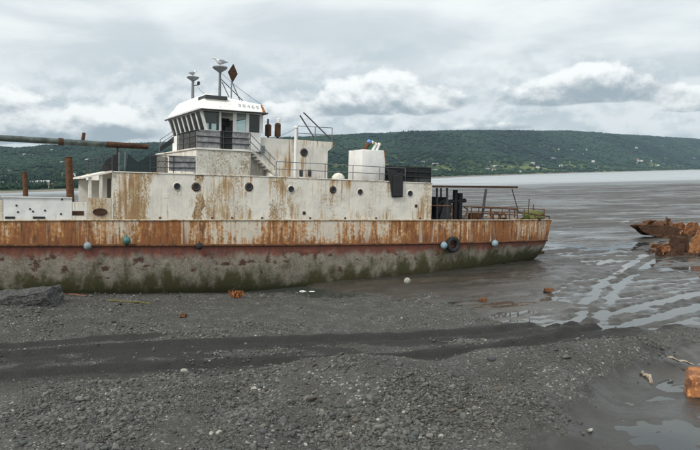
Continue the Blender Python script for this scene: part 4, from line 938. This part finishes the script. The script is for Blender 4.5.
# --- things that hang or lie on the ship
def heap(name, label, cat, c, r_, mt, seed, flat=.5, parent=None):
    bm = bmesh.new(); bmesh.ops.create_icosphere(bm, subdivisions=3, radius=1.0); rg = random.Random(seed); ph = [rg.uniform(0, 6) for _ in range(6)]
    for v in bm.verts:
        k = 1 + .16*math.sin(5*v.co.x+ph[0])*math.sin(4*v.co.y+ph[1]) + .14*math.sin(9*v.co.z+7*v.co.x+ph[2]) + .10*math.sin(13*v.co.y+ph[3]+5*v.co.x)
        v.co *= k; v.co.z = max(v.co.z, -.25)*flat; v.co.x *= r_[0]; v.co.y *= r_[1]; v.co.z *= r_[2]
    me = bpy.data.meshes.new(name); bm.to_mesh(me); bm.free(); me.materials.append(mt)
    me.polygons.foreach_set('use_smooth', [True]*len(me.polygons))
    o = bpy.data.objects.new(name, me); col.objects.link(o); o.location = c
    return tag(o, label, cat)
c = L(533, 218, 2.0); heap('fishing_net', 'heap of olive green fishing net on the stern deck', 'net', SHIP @ Vector((c.x, 2.0, zdeck(c.x)+.05)), (.8, .7, .75), M['netgreen'], 3, .8)
def buoy(px, py, r_, mt, label):
    c = L(px, py, 0); t = HB - plan(c.x)*HB - r_*.92 - .06; c = L(px, py, t)
    mw = SHIP @ Matrix.Translation((c.x, t, c.z)); e = empty('float_buoy', label, 'buoy', mw, 'floats hung along the ship side')
    MB().lathe([(.001, -r_)] + [(r_*math.cos(a), r_*math.sin(a)*1.08) for a in np.linspace(-1.35, 1.35, 11)] + [(r_*.16, r_*1.12), (r_*.16, r_*1.35), (.001, r_*1.38)], (0, 0, 0), 18).build('float', mt, e, True)
    MB().torus((0, 0, r_*1.42), r_*.16, r_*.05, n=10, m=5).build('eye', M['dark'], e)
    z1 = zdeck(c.x) - c.z; MB().tube((0, 0, r_*1.45), (0, HB-plan(c.x)*HB-t-.02, z1), .014, n=5).build('lanyard', M['rope'], e)
buoy(87.5, 246, .19, M['buoy_grey'], 'pale grey float hung on the rusty hull below the white bow panel')
buoy(126.5, 240.5, .20, M['buoy_teal'], 'dark teal float hung on the rusty hull strake')
buoy(199.5, 246, .18, M['rubber'], 'small black float hung on the hull below the bridge')
buoy(444, 245.5, .22, M['buoy_blue'], 'pale blue float hung right beside the black tyre fender')
buoy(495, 243.5, .22, M['buoy_blue'], 'pale blue float hung alone below the stern railing')
c = L(453, 244.5, -.2); e = empty('tyre_fender', 'black tyre hung as a fender on the rusty hull', 'tyre', SHIP @ Matrix.Translation((c.x, -.19, c.z)))
ty = MB(); ty.lathe([(.27, -.10), (.30, -.14), (.42, -.155), (.49, -.11), (.51, 0), (.49, .11), (.42, .155), (.30, .14), (.27, .10), (.27, -.10)], (0, 0, 0), 28, 'Y')
ty.f = [f for f in ty.f if len(f) == 4]; ty = ty.build('tyre_wall', M['rubber'], e, True)
tr = MB()
for k in range(28):
    a = 2*math.pi*k/28; tr.bar((.51*math.cos(a), -.1, .51*math.sin(a)), (.51*math.cos(a+.06), .1, .51*math.sin(a+.06)), .03, .03)
tr.build('tread_blocks', M['rubber'], ty)
MB().tube((0, 0, .3), (0, .16, zdeck(c.x)-c.z), .02, n=6).build('fender_rope', M['rope'], e)
def gull(p, yaw, sz, label):
    e = empty('gull', label, 'gull', Matrix.Translation(p) @ Matrix.Rotation(yaw, 4, 'Z') @ Matrix.Scale(sz, 4), 'gulls perched on the masts')
    bd = MB(); rows_ = [(-.27, .012, .15), (-.2, .035, .155), (-.1, .075, .15), (0, .095, .155), (.08, .085, .18), (.13, .055, .225), (.16, .045, .265), (.19, .052, .30), (.225, .045, .31), (.25, .018, .305)]
    n = 12; vs = [(x_, r_*math.sin(2*math.pi*i/n), z_ + r_*1.05*math.cos(2*math.pi*i/n)) for x_, r_, z_ in rows_ for i in range(n)]
    fs = [(j*n+i, j*n+(i+1) % n, (j+1)*n+(i+1) % n, (j+1)*n+i) for j in range(len(rows_)-1) for i in range(n)] + [tuple(range(n)), tuple(range((len(rows_)-1)*n, len(rows_)*n))]
    MB().add(vs, fs).build('body', M['feather'], e, True)
    for sd_ in (-1, 1):
        MB().prism([(.07, sd_*.082, .20), (-.1, sd_*.085, .13), (-.34, sd_*.03, .15), (-.12, sd_*.06, .235), (.02, sd_*.07, .25)], [(.07, sd_*.1, .20), (-.1, sd_*.1, .13), (-.34, sd_*.04, .15), (-.12, sd_*.075, .235), (.02, sd_*.085, .25)]).build('wing', M['wing'], e)
        MB().tube((.0, sd_*.035, .09), (.01, sd_*.04, 0), .009, n=5).build('leg', M['beak'], e)
    MB().tube((.245, 0, .305), (.315, 0, .29), .014, .004, 6).build('beak', M['beak'], e)
gull(SHIP @ (m1t + Vector((0, 0, .19))), R(200), 1.45, 'white gull perched on the mast beside the diamond daymark')
gull(SHIP @ (m2t + Vector((0, 0, .13))), R(60), 1.1, 'gull perched on the forward mast away from the diamond daymark')

# ------------------------------------------------------------------ piles, wrecks and litter on the beach
from mathutils import noise as mnoise
def crumple(o, amp, cuts=2, freq=1.5, seed=0.0, smooth=False):
    bm = bmesh.new(); bm.from_mesh(o.data); bmesh.ops.triangulate(bm, faces=[f for f in bm.faces if len(f.verts) > 4])
    bmesh.ops.subdivide_edges(bm, edges=bm.edges[:], cuts=cuts, use_grid_fill=True)
    for v in bm.verts: v.co += mnoise.noise_vector(v.co*freq + Vector((seed, seed*1.7, 3))) * amp + mnoise.noise_vector(v.co*freq*3.1 + Vector((seed, 9, 3))) * amp*.4
    bm.to_mesh(o.data); bm.free()
    if smooth: o.data.polygons.foreach_set('use_smooth', [True]*len(o.data.polygons))
    return o
def pile(px, ytop, Y, r_, label):
    p = at_depth(px, ytop, Y); z0 = gz_at(p.x, p.y)-.5
    e = empty('mooring_pile', label, 'pile', Matrix.Translation((p.x, p.y, z0)), 'steel piles behind the ship')
    h = p.z-z0
    o = MB().tube((0, 0, 0), (0, 0, h), r_, n=18, cap=False); o = o.build('pipe', M['rust'], e, True)
    MB().lathe([(r_*.98, h-.03), (r_*.98, h-.06)], (0, 0, 0), 18).build('end_plate', M['rust_dark'], o)
    MB().torus((0, 0, h-.05), r_*1.0, .03, axis='Z', n=18, m=6).build('pipe_lip', M['rust_dark'], o, True)
pile(24.5, 172, 62, .21, 'shorter rusty steel pile standing behind the white bow panel'); pile(68.5, 157, 52, .26, 'taller rusty steel pile standing behind the white bow panel')

def wreck(name, label, px, py, yaw, parts):
    p = on_ground(px, py); e = empty(name, label, 'wreck', Matrix.Translation(p) @ Matrix.Rotation(yaw, 4, 'Z'))
    for k, (nm, pts, off, mt, amp) in enumerate(parts):
        o = MB().slab(pts, off).build(nm, M[mt], e); crumple(o, amp, 3, .9, k*2.3 + px)
    return e
def scrap_heap(e, spec, seed):
    """torn plates of the heap: (x range, y range, base z, height range, count, material)"""
    rg = random.Random(seed)
    for (xa, xb), (ya, yb), z0, (ha, hb), cnt_, mts in spec:
        for k in range(cnt_):
            w_ = rg.uniform(.5, 1.25); h = rg.uniform(ha, hb); m = rg.randint(6, 9); pts = []
            for i in range(m):
                a = 2*math.pi*i/m + rg.uniform(-.25, .25); r_ = rg.uniform(.65, 1.1); pts.append(Vector((w_*r_*math.cos(a), 0, h*.5 + h*.5*r_*math.sin(a))))
            rot = Matrix.Rotation(rg.uniform(-.9, .9), 3, 'Z') @ Matrix.Rotation(rg.uniform(-.75, .5), 3, 'X') @ Matrix.Rotation(rg.uniform(-.3, .3), 3, 'Y')
            pts = [rot @ q for q in pts]; off = rot @ Vector((0, .05, 0))
            o = MB().slab(pts, off).build('torn_plate', M[rg.choice(mts)], e); crumple(o, .16, 3, 1.1, seed + k*3.1)
            o.location = (rg.uniform(xa, xb), rg.uniform(ya, yb), z0)
we = wreck('wrecked_hull', 'broken rusty hull with upturned bow lying on the wet mud', 663, 237.5, R(14), [
    ('bow_shell', [(-2.75, 0, 1.25), (-2.3, 0, .75), (-1.2, 0, .28), (.2, 0, -.1), (1.6, 0, -.1), (1.4, 0, 1.0), (.2, 0, 1.15), (-.6, 0, 1.2)], (.25, .06, 0), 'rust_dark', .14),
    ('far_shell', [(-2.6, 1.3, 1.2), (-2.0, 1.4, .7), (-1.0, 1.6, .1), (1.6, 1.7, -.1), (1.5, 1.7, 1.1), (.2, 1.6, 1.3)], (0, .06, .02), 'rust_dark', .14),
    ('deck_plate', [(-2.7, .05, 1.22), (-.8, .05, 1.15), (1.2, .1, 1.0), (1.2, 1.6, 1.1), (-.9, 1.5, 1.25), (-2.5, 1.2, 1.2)], (0, 0, .05), 'rust', .18)])
scrap_heap(we, [((-.9, 1.0), (.2, 1.4), .8, (.8, 1.2), 6, ('rust', 'rust_orange', 'rust')), ((.8, 3.2), (-.3, 1.4), -.15, (1.0, 1.8), 11, ('rust', 'rust_orange', 'rust_dark')), ((-.5, 3.4), (-.9, -.3), -.15, (.2, .6), 6, ('rust_dark', 'rust'))], 21)
we = wreck('wrecked_barge', 'rusty orange steel barge remains half sunk in mud beside the wrecked hull', 675, 255.5, R(9), [
    ('side_plate', [(1.2, 0, -.2), (6.5, .1, -.2), (6.5, .1, 1.55), (4.4, .05, 1.75), (3.0, .05, 1.45), (2.2, 0, 1.6), (1.25, 0, 1.25)], (0, .07, 0), 'rust_bright', .14),
    ('end_plate', [(1.2, .1, -.2), (1.1, 2.4, -.2), (1.0, 2.3, 1.1), (1.1, .1, 1.3)], (.06, 0, 0), 'rust_dark', .14),
    ('low_plate', [(-1.5, .3, -.15), (1.1, .3, -.2), (1.0, .3, .8), (.2, .3, .95), (-.5, .3, .75), (-1.4, .3, .6)], (.1, .06, 0), 'rust_dark', .16)])
scrap_heap(we, [((-1.2, .6), (.1, .9), .25, (.5, .75), 5, ('rust', 'rust_orange', 'rust_dark')), ((1.4, 5.8), (.3, 1.8), .9, (.7, 1.1), 9, ('rust', 'rust_orange', 'rust_bright')), ((-1.8, 3), (-.7, -.1), -.2, (.25, .5), 7, ('rust_dark',))], 45)
p = on_ground(657, 252); o = MB().slab([(-.5, -.3, -.05), (.5, -.35, -.05), (.6, .3, -.05), (-.35, .35, -.05)], (0, 0, .28)).build('rust_flake', M['rust']); crumple(o, .12, 3, 1.4, 5); o.location = p; tag(o, 'loose rusty plate lying in the puddle by the wrecks', 'scrap')
p = on_ground(686, 394); o = empty('steel_block', 'bright orange rusty steel block at the edge of the muddy channel', 'scrap', Matrix.Translation(p) @ Matrix.Rotation(R(-14), 4, 'Z'))
q = MB().prism([(-.08, -.25, -.1), (1.9, -.2, -.1), (1.9, .9, -.1), (.1, .9, -.1)], [(.03, -.2, .52), (1.9, -.1, .66), (1.9, .8, .7), (.2, .75, .62)]).build('block_body', M['rust_bright'], o, bevel=.03); crumple(q, .09, 4, 2.2, 1)
q = MB().slab([(.06, -.27, .0), (1.7, -.24, .0), (1.7, -.2, .5), (.1, -.24, .42)], (0, -.03, 0)).build('face_plate', M['rust_bright'], o); crumple(q, .02, 3, 2, 8)

rockmat = plain('grey_rock', (.075, .076, .073), .95, var=.7, scale=9, bumpd=.08)
def rock_mesh(name, seed, amp=.5, sub=3, mt=rockmat, flat=False):
    bm = bmesh.new(); bmesh.ops.create_icosphere(bm, subdivisions=sub, radius=.5)
    for v in bm.verts:
        d = v.co.normalized(); k = mnoise.noise(d*1.3+Vector((seed, 0, 0)))*amp + mnoise.noise(d*3.1+Vector((0, seed, 0)))*amp*.4 + mnoise.noise(d*7+Vector((0, seed, 3)))*amp*.14
        v.co = d*.5*(1+k)
    me = bpy.data.meshes.new(name); bm.to_mesh(me); bm.free(); me.materials.append(mt)
    if not flat: me.polygons.foreach_set('use_smooth', [True]*len(me.polygons))
    return me
p = on_ground(20, 306); rk = MB().prism([(-2.6, -.55, -.35), (1.45, -.42, -.2), (1.7, .5, -.2), (-2.6, .7, -.3)], [(-2.6, -.7, .25), (.9, -.62, .72), (1.55, .35, .98), (-2.6, .75, .55)]).build('rock_slab', rockmat)
crumple(rk, .17, 7, .9, 3.0); crumple(rk, .09, 1, 3.2, 8.0); rk.location = p + Vector((0, .5, 0)); rk.rotation_euler = (0, 0, R(10)); rk.scale = (.95, .9, .8); tag(rk, 'long dark grey rock slab lying on gravel against the bow end', 'rock')
def log(name, px0, py0, px1, py1, r_, mt, label, cat, dz=.03, flat=1.0):
    a, b_ = on_ground(px0, py0), on_ground(px1, py1); m = (a+b_)/2; d = b_-a; n = 7; bd = MB()
    pts = [d*(k/n-.5) + Vector((0, 0, .03*math.sin(k*1.7))) for k in range(n+1)]
    x = d.normalized(); y = Vector((-x.y, x.x, 0)).normalized(); z = x.cross(y); vs = []
    for k, q in enumerate(pts):
        rr2 = r_*(1 - .25*k/n)*(1+.12*math.sin(k*2.3))
        vs += [q + y*(rr2*math.cos(i*math.pi/4)) + z*(rr2*flat*math.sin(i*math.pi/4)) for i in range(8)]
    bd.add(vs, [(j*8+i, j*8+(i+1) % 8, (j+1)*8+(i+1) % 8, (j+1)*8+i) for j in range(n) for i in range(8)] + [tuple(range(8)), tuple(range(n*8, n*8+8))])
    o = bd.build(name, mt, None, True); o.location = m + Vector((0, 0, dz)); return tag(o, label, cat)
log('plank', 51, 294, 87, 296.5, .10, M['wood_red'], 'red brown plank lying between rock slab and hull', 'plank', .05, .4)
log('driftwood_stick', 110, 301.5, 150, 304, .07, plain('weedy_stick', (.10, .09, .035), .9), 'mossy stick lying on the gravel below the hull', 'driftwood', .04)
log('driftwood_plank', 668, 361, 693, 367.5, .08, M['wood'], 'grey driftwood plank sticking out over the channel edge', 'plank', .12, .5)
log('driftwood_stick', 664, 365.5, 684, 370.5, .055, M['rust_dark'], 'dark stick under the driftwood plank at the channel edge', 'driftwood', .03)
log('driftwood_branch', 641, 374, 649, 379, .065, M['wood'], 'pale bent branch lying on gravel at the channel edge', 'driftwood', .06)
log('driftwood_stub', 649, 377, 651.5, 384, .07, M['wood'], 'short pale wood stub against the bent branch', 'driftwood', .03)
for px0, py0, px1, py1, lb, r_ in ((297, 289.6, 306, 291, 'short white board lying on mud beside the hull', .10), (300, 292.5, 319, 293.2, 'long white board lying on mud beside the hull', .12)):
    log('white_board', px0, py0, px1, py1, r_, M['clean'], lb, 'board', .06, .35)
p = on_ground(592, 352); o = MB().box((-.17, -.12, -.04), (.17, .12, .17)).build('wood_block', plain('pale_block', (.36, .32, .24), .9)); crumple(o, .03, 2, 4, 2); o.location = p; o.rotation_euler = (R(12), R(-8), R(25)); tag(o, 'pale tan wooden block half buried in the gravel mound', 'block')
# orange kelp
p = on_ground(236, 298); kp = MB(); rg = random.Random(3)
for k in range(60):
    a = rg.uniform(0, 6.28); ln = rg.uniform(.15, .5); h = rg.uniform(.1, .5); w_ = rg.uniform(.015, .04); b0 = Vector((rg.uniform(-.35, .35), rg.uniform(-.12, .12), 0)); prev = None
    dirn = Vector((math.cos(a), math.sin(a)*.6, 0)); sd_ = Vector((-dirn.y, dirn.x, 0)).normalized()*w_
    pts = [b0 + dirn*(ln*u) + Vector((0, 0, h*math.sin(u*2.6)+.02)) for u in (0, .25, .5, .75, 1)]
    for u, v in zip(pts, pts[1:]): kp.slab([u-sd_, u+sd_, v+sd_*.9, v-sd_*.9], (0, 0, .02))
o = kp.build('kelp_clump', M['weed']); o.location = p; o.scale = (.7, .7, .8); tag(o, 'clump of orange brown kelp on gravel beside the hull', 'seaweed')
for px, py, w_, lb in ((548, 291, .3, 'rusty scrap lying at the puddle edge under the stern'), (482, 301, .22, 'small rusty scrap lying on dark mud below the tyre'), (183, 317, .12, 'tiny orange scrap lying on the gravel strip')):
    p = on_ground(px, py); o = MB().slab([(-w_, -.15, 0), (w_*.8, -.2, 0), (w_, .15, 0), (-w_*.7, .2, 0)], (.05, .02, .14)).build('rust_scrap', M['rust']); crumple(o, .06, 2, 3, px); o.location = p; tag(o, lb, 'scrap')
p = on_ground(407, 283); o = MB().lathe([(.001, -.2)] + [(.21*math.cos(a), .19*math.sin(a)) for a in np.linspace(-1.3, 1.3, 9)] + [(.05, .2), (.04, .25), (.001, .25)], (0, 0, 0), 16).build('stray_float', plain('dirty_float', (.30, .30, .26), .8), None, True)
o.location = p + Vector((0, -.3, .16)); o.rotation_euler = (R(70), 0, R(40)); tag(o, 'dirty pale float lying on mud against the hull', 'buoy')

# ------------------------------------------------------------------ stones and gravel
def stone_material():
    m, t, b = mat('beach_stone'); a = t.attr('tint', 'INSTANCER').outputs['Fac']; P = t.node('ShaderNodeTexCoord').outputs['Object']
    oi = t.node('ShaderNodeObjectInfo')
    c = t.mix(a, (.026, .026, .024), (.175, .173, .157)); c = t.mix(t.step(a, .93, .95), c, (.34, .33, .29))
    c = t.mix(t.math('MULTIPLY', t.step(t.noise(P, 3, 5, .7), .45, .65), .35), c, (.05, .05, .047))
    t.put(b.inputs['Base Color'], c); b.inputs['Roughness'].default_value = .85; b.inputs['Specular IOR Level'].default_value = .3; return m
M['stone'] = stone_material()
def placed_stone_mat(k, c): return plain('placed_stone_%d' % k, c, .88, var=.3, scale=14, bumpd=.01)
pm = [placed_stone_mat(k, c) for k, c in enumerate([(.075, .078, .077), (.105, .105, .097), (.055, .058, .059), (.15, .146, .132), (.09, .078, .062), (.07, .08, .074)])]
def pick(n, x0, x1, y0, y1): return rng.uniform(x0, x1, n), rng.uniform(y0, y1, n)
X1, Y1 = pick(230000, -14, 14, 12.5, 27); X2, Y2 = pick(110000, -24, 14, 24, 40)
X = np.concatenate([X1, X2]); Y = np.concatenate([Y1, Y2])
Zs, Gs, Ws, Rs = fields(X, Y); s_, t_ = ship_st(X, Y)
clump = sst(fbm(X*.7, Y*.7, 401, 4), -.28, .30)
pr = Gs*(1 - .97*np.clip(Ws*1.15, 0, 1))*(.10+.90*clump); keep = (rng.random(len(X)) < pr) & (t_ < .3) & (np.abs(X) < .53*Y + 1.2)
X, Y, Zs, Ws = X[keep], Y[keep], Zs[keep], Ws[keep]; n = len(X)
size = np.clip(np.exp(rng.normal(math.log(.047), .48, n)), .018, .22)
size = size*(.46 + .56*sst(fbm(X*.28, Y*.28, 411, 3), -.3, .3))
sc3 = np.stack([size*rng.uniform(.9, 1.5, n), size*rng.uniform(.8, 1.1, n), size*rng.uniform(.45, .8, n)], 1)
scatter('gravel', np.stack([X, Y, Zs+size*.12], 1), {'rot': np.stack([rng.normal(0, .3, n), rng.normal(0, .3, n), rng.uniform(0, 6.28, n)], 1), 'scl': sc3, 'vi': rng.integers(0, 5, n), 'tint': np.clip(rng.beta(2.0, 2.6, n) + (rng.random(n) < .012)*.6, 0, 1)},
        [('ico', .5, 1.5, 2), ('ico', .6, 1.9, 2), ('ico', .45, 2.4, 2), ('ico', .7, 1.2, 1), ('ico', .6, 2.8, 1)], M['stone'], label='loose grey gravel covering the beach')
protos = [rock_mesh('stone', 2.1*k+.7, .45, 2, pm[k % 6]) for k in range(12)]
cnt = 0; tries = 0
while cnt < 240 and tries < 6000:
    tries += 1; x, y = random.uniform(-9, 9), 13.2 + 11*random.random()**1.5
    if abs(x) > .5*y: continue
    f = fields(np.array([x]), np.array([y]))
    if f[1][0] < .8 or f[2][0] > .35 or random.random() > .25 + max(0, fbm(np.array([x*.7]), np.array([y*.7]), 401, 4)[0])*2.2: continue
    o = bpy.data.objects.new('stone', protos[cnt % 12]); col.objects.link(o); o.parent = ground; cnt += 1
    q = min(.30, .125*math.exp(random.gauss(0, .34))); o.location = (x, y, f[0][0] + q*.1); o.scale = (q*random.uniform(1, 1.5), q, q*random.uniform(.5, .8)); o.rotation_euler = (random.gauss(0, .25), random.gauss(0, .25), random.uniform(0, 6.28))

# ------------------------------------------------------------------ air
hzb = MB().box((-8600, -500, -6), (8600, 10500, 330)).build('haze', bpy.data.materials.new('haze_air')); tag(hzb, kind='stuff')
hm_ = hzb.data.materials[0]; hm_.use_nodes = True; T = NT(hm_.node_tree); T.n.clear(); ho_ = T.node('ShaderNodeOutputMaterial'); pv_ = T.node('ShaderNodeVolumePrincipled')
pv_.inputs['Color'].default_value = (.60, .82, 1.0, 1); pv_.inputs['Density'].default_value = .00007; pv_.inputs['Anisotropy'].default_value = .2; T.l.new(pv_.outputs[0], ho_.inputs['Volume'])
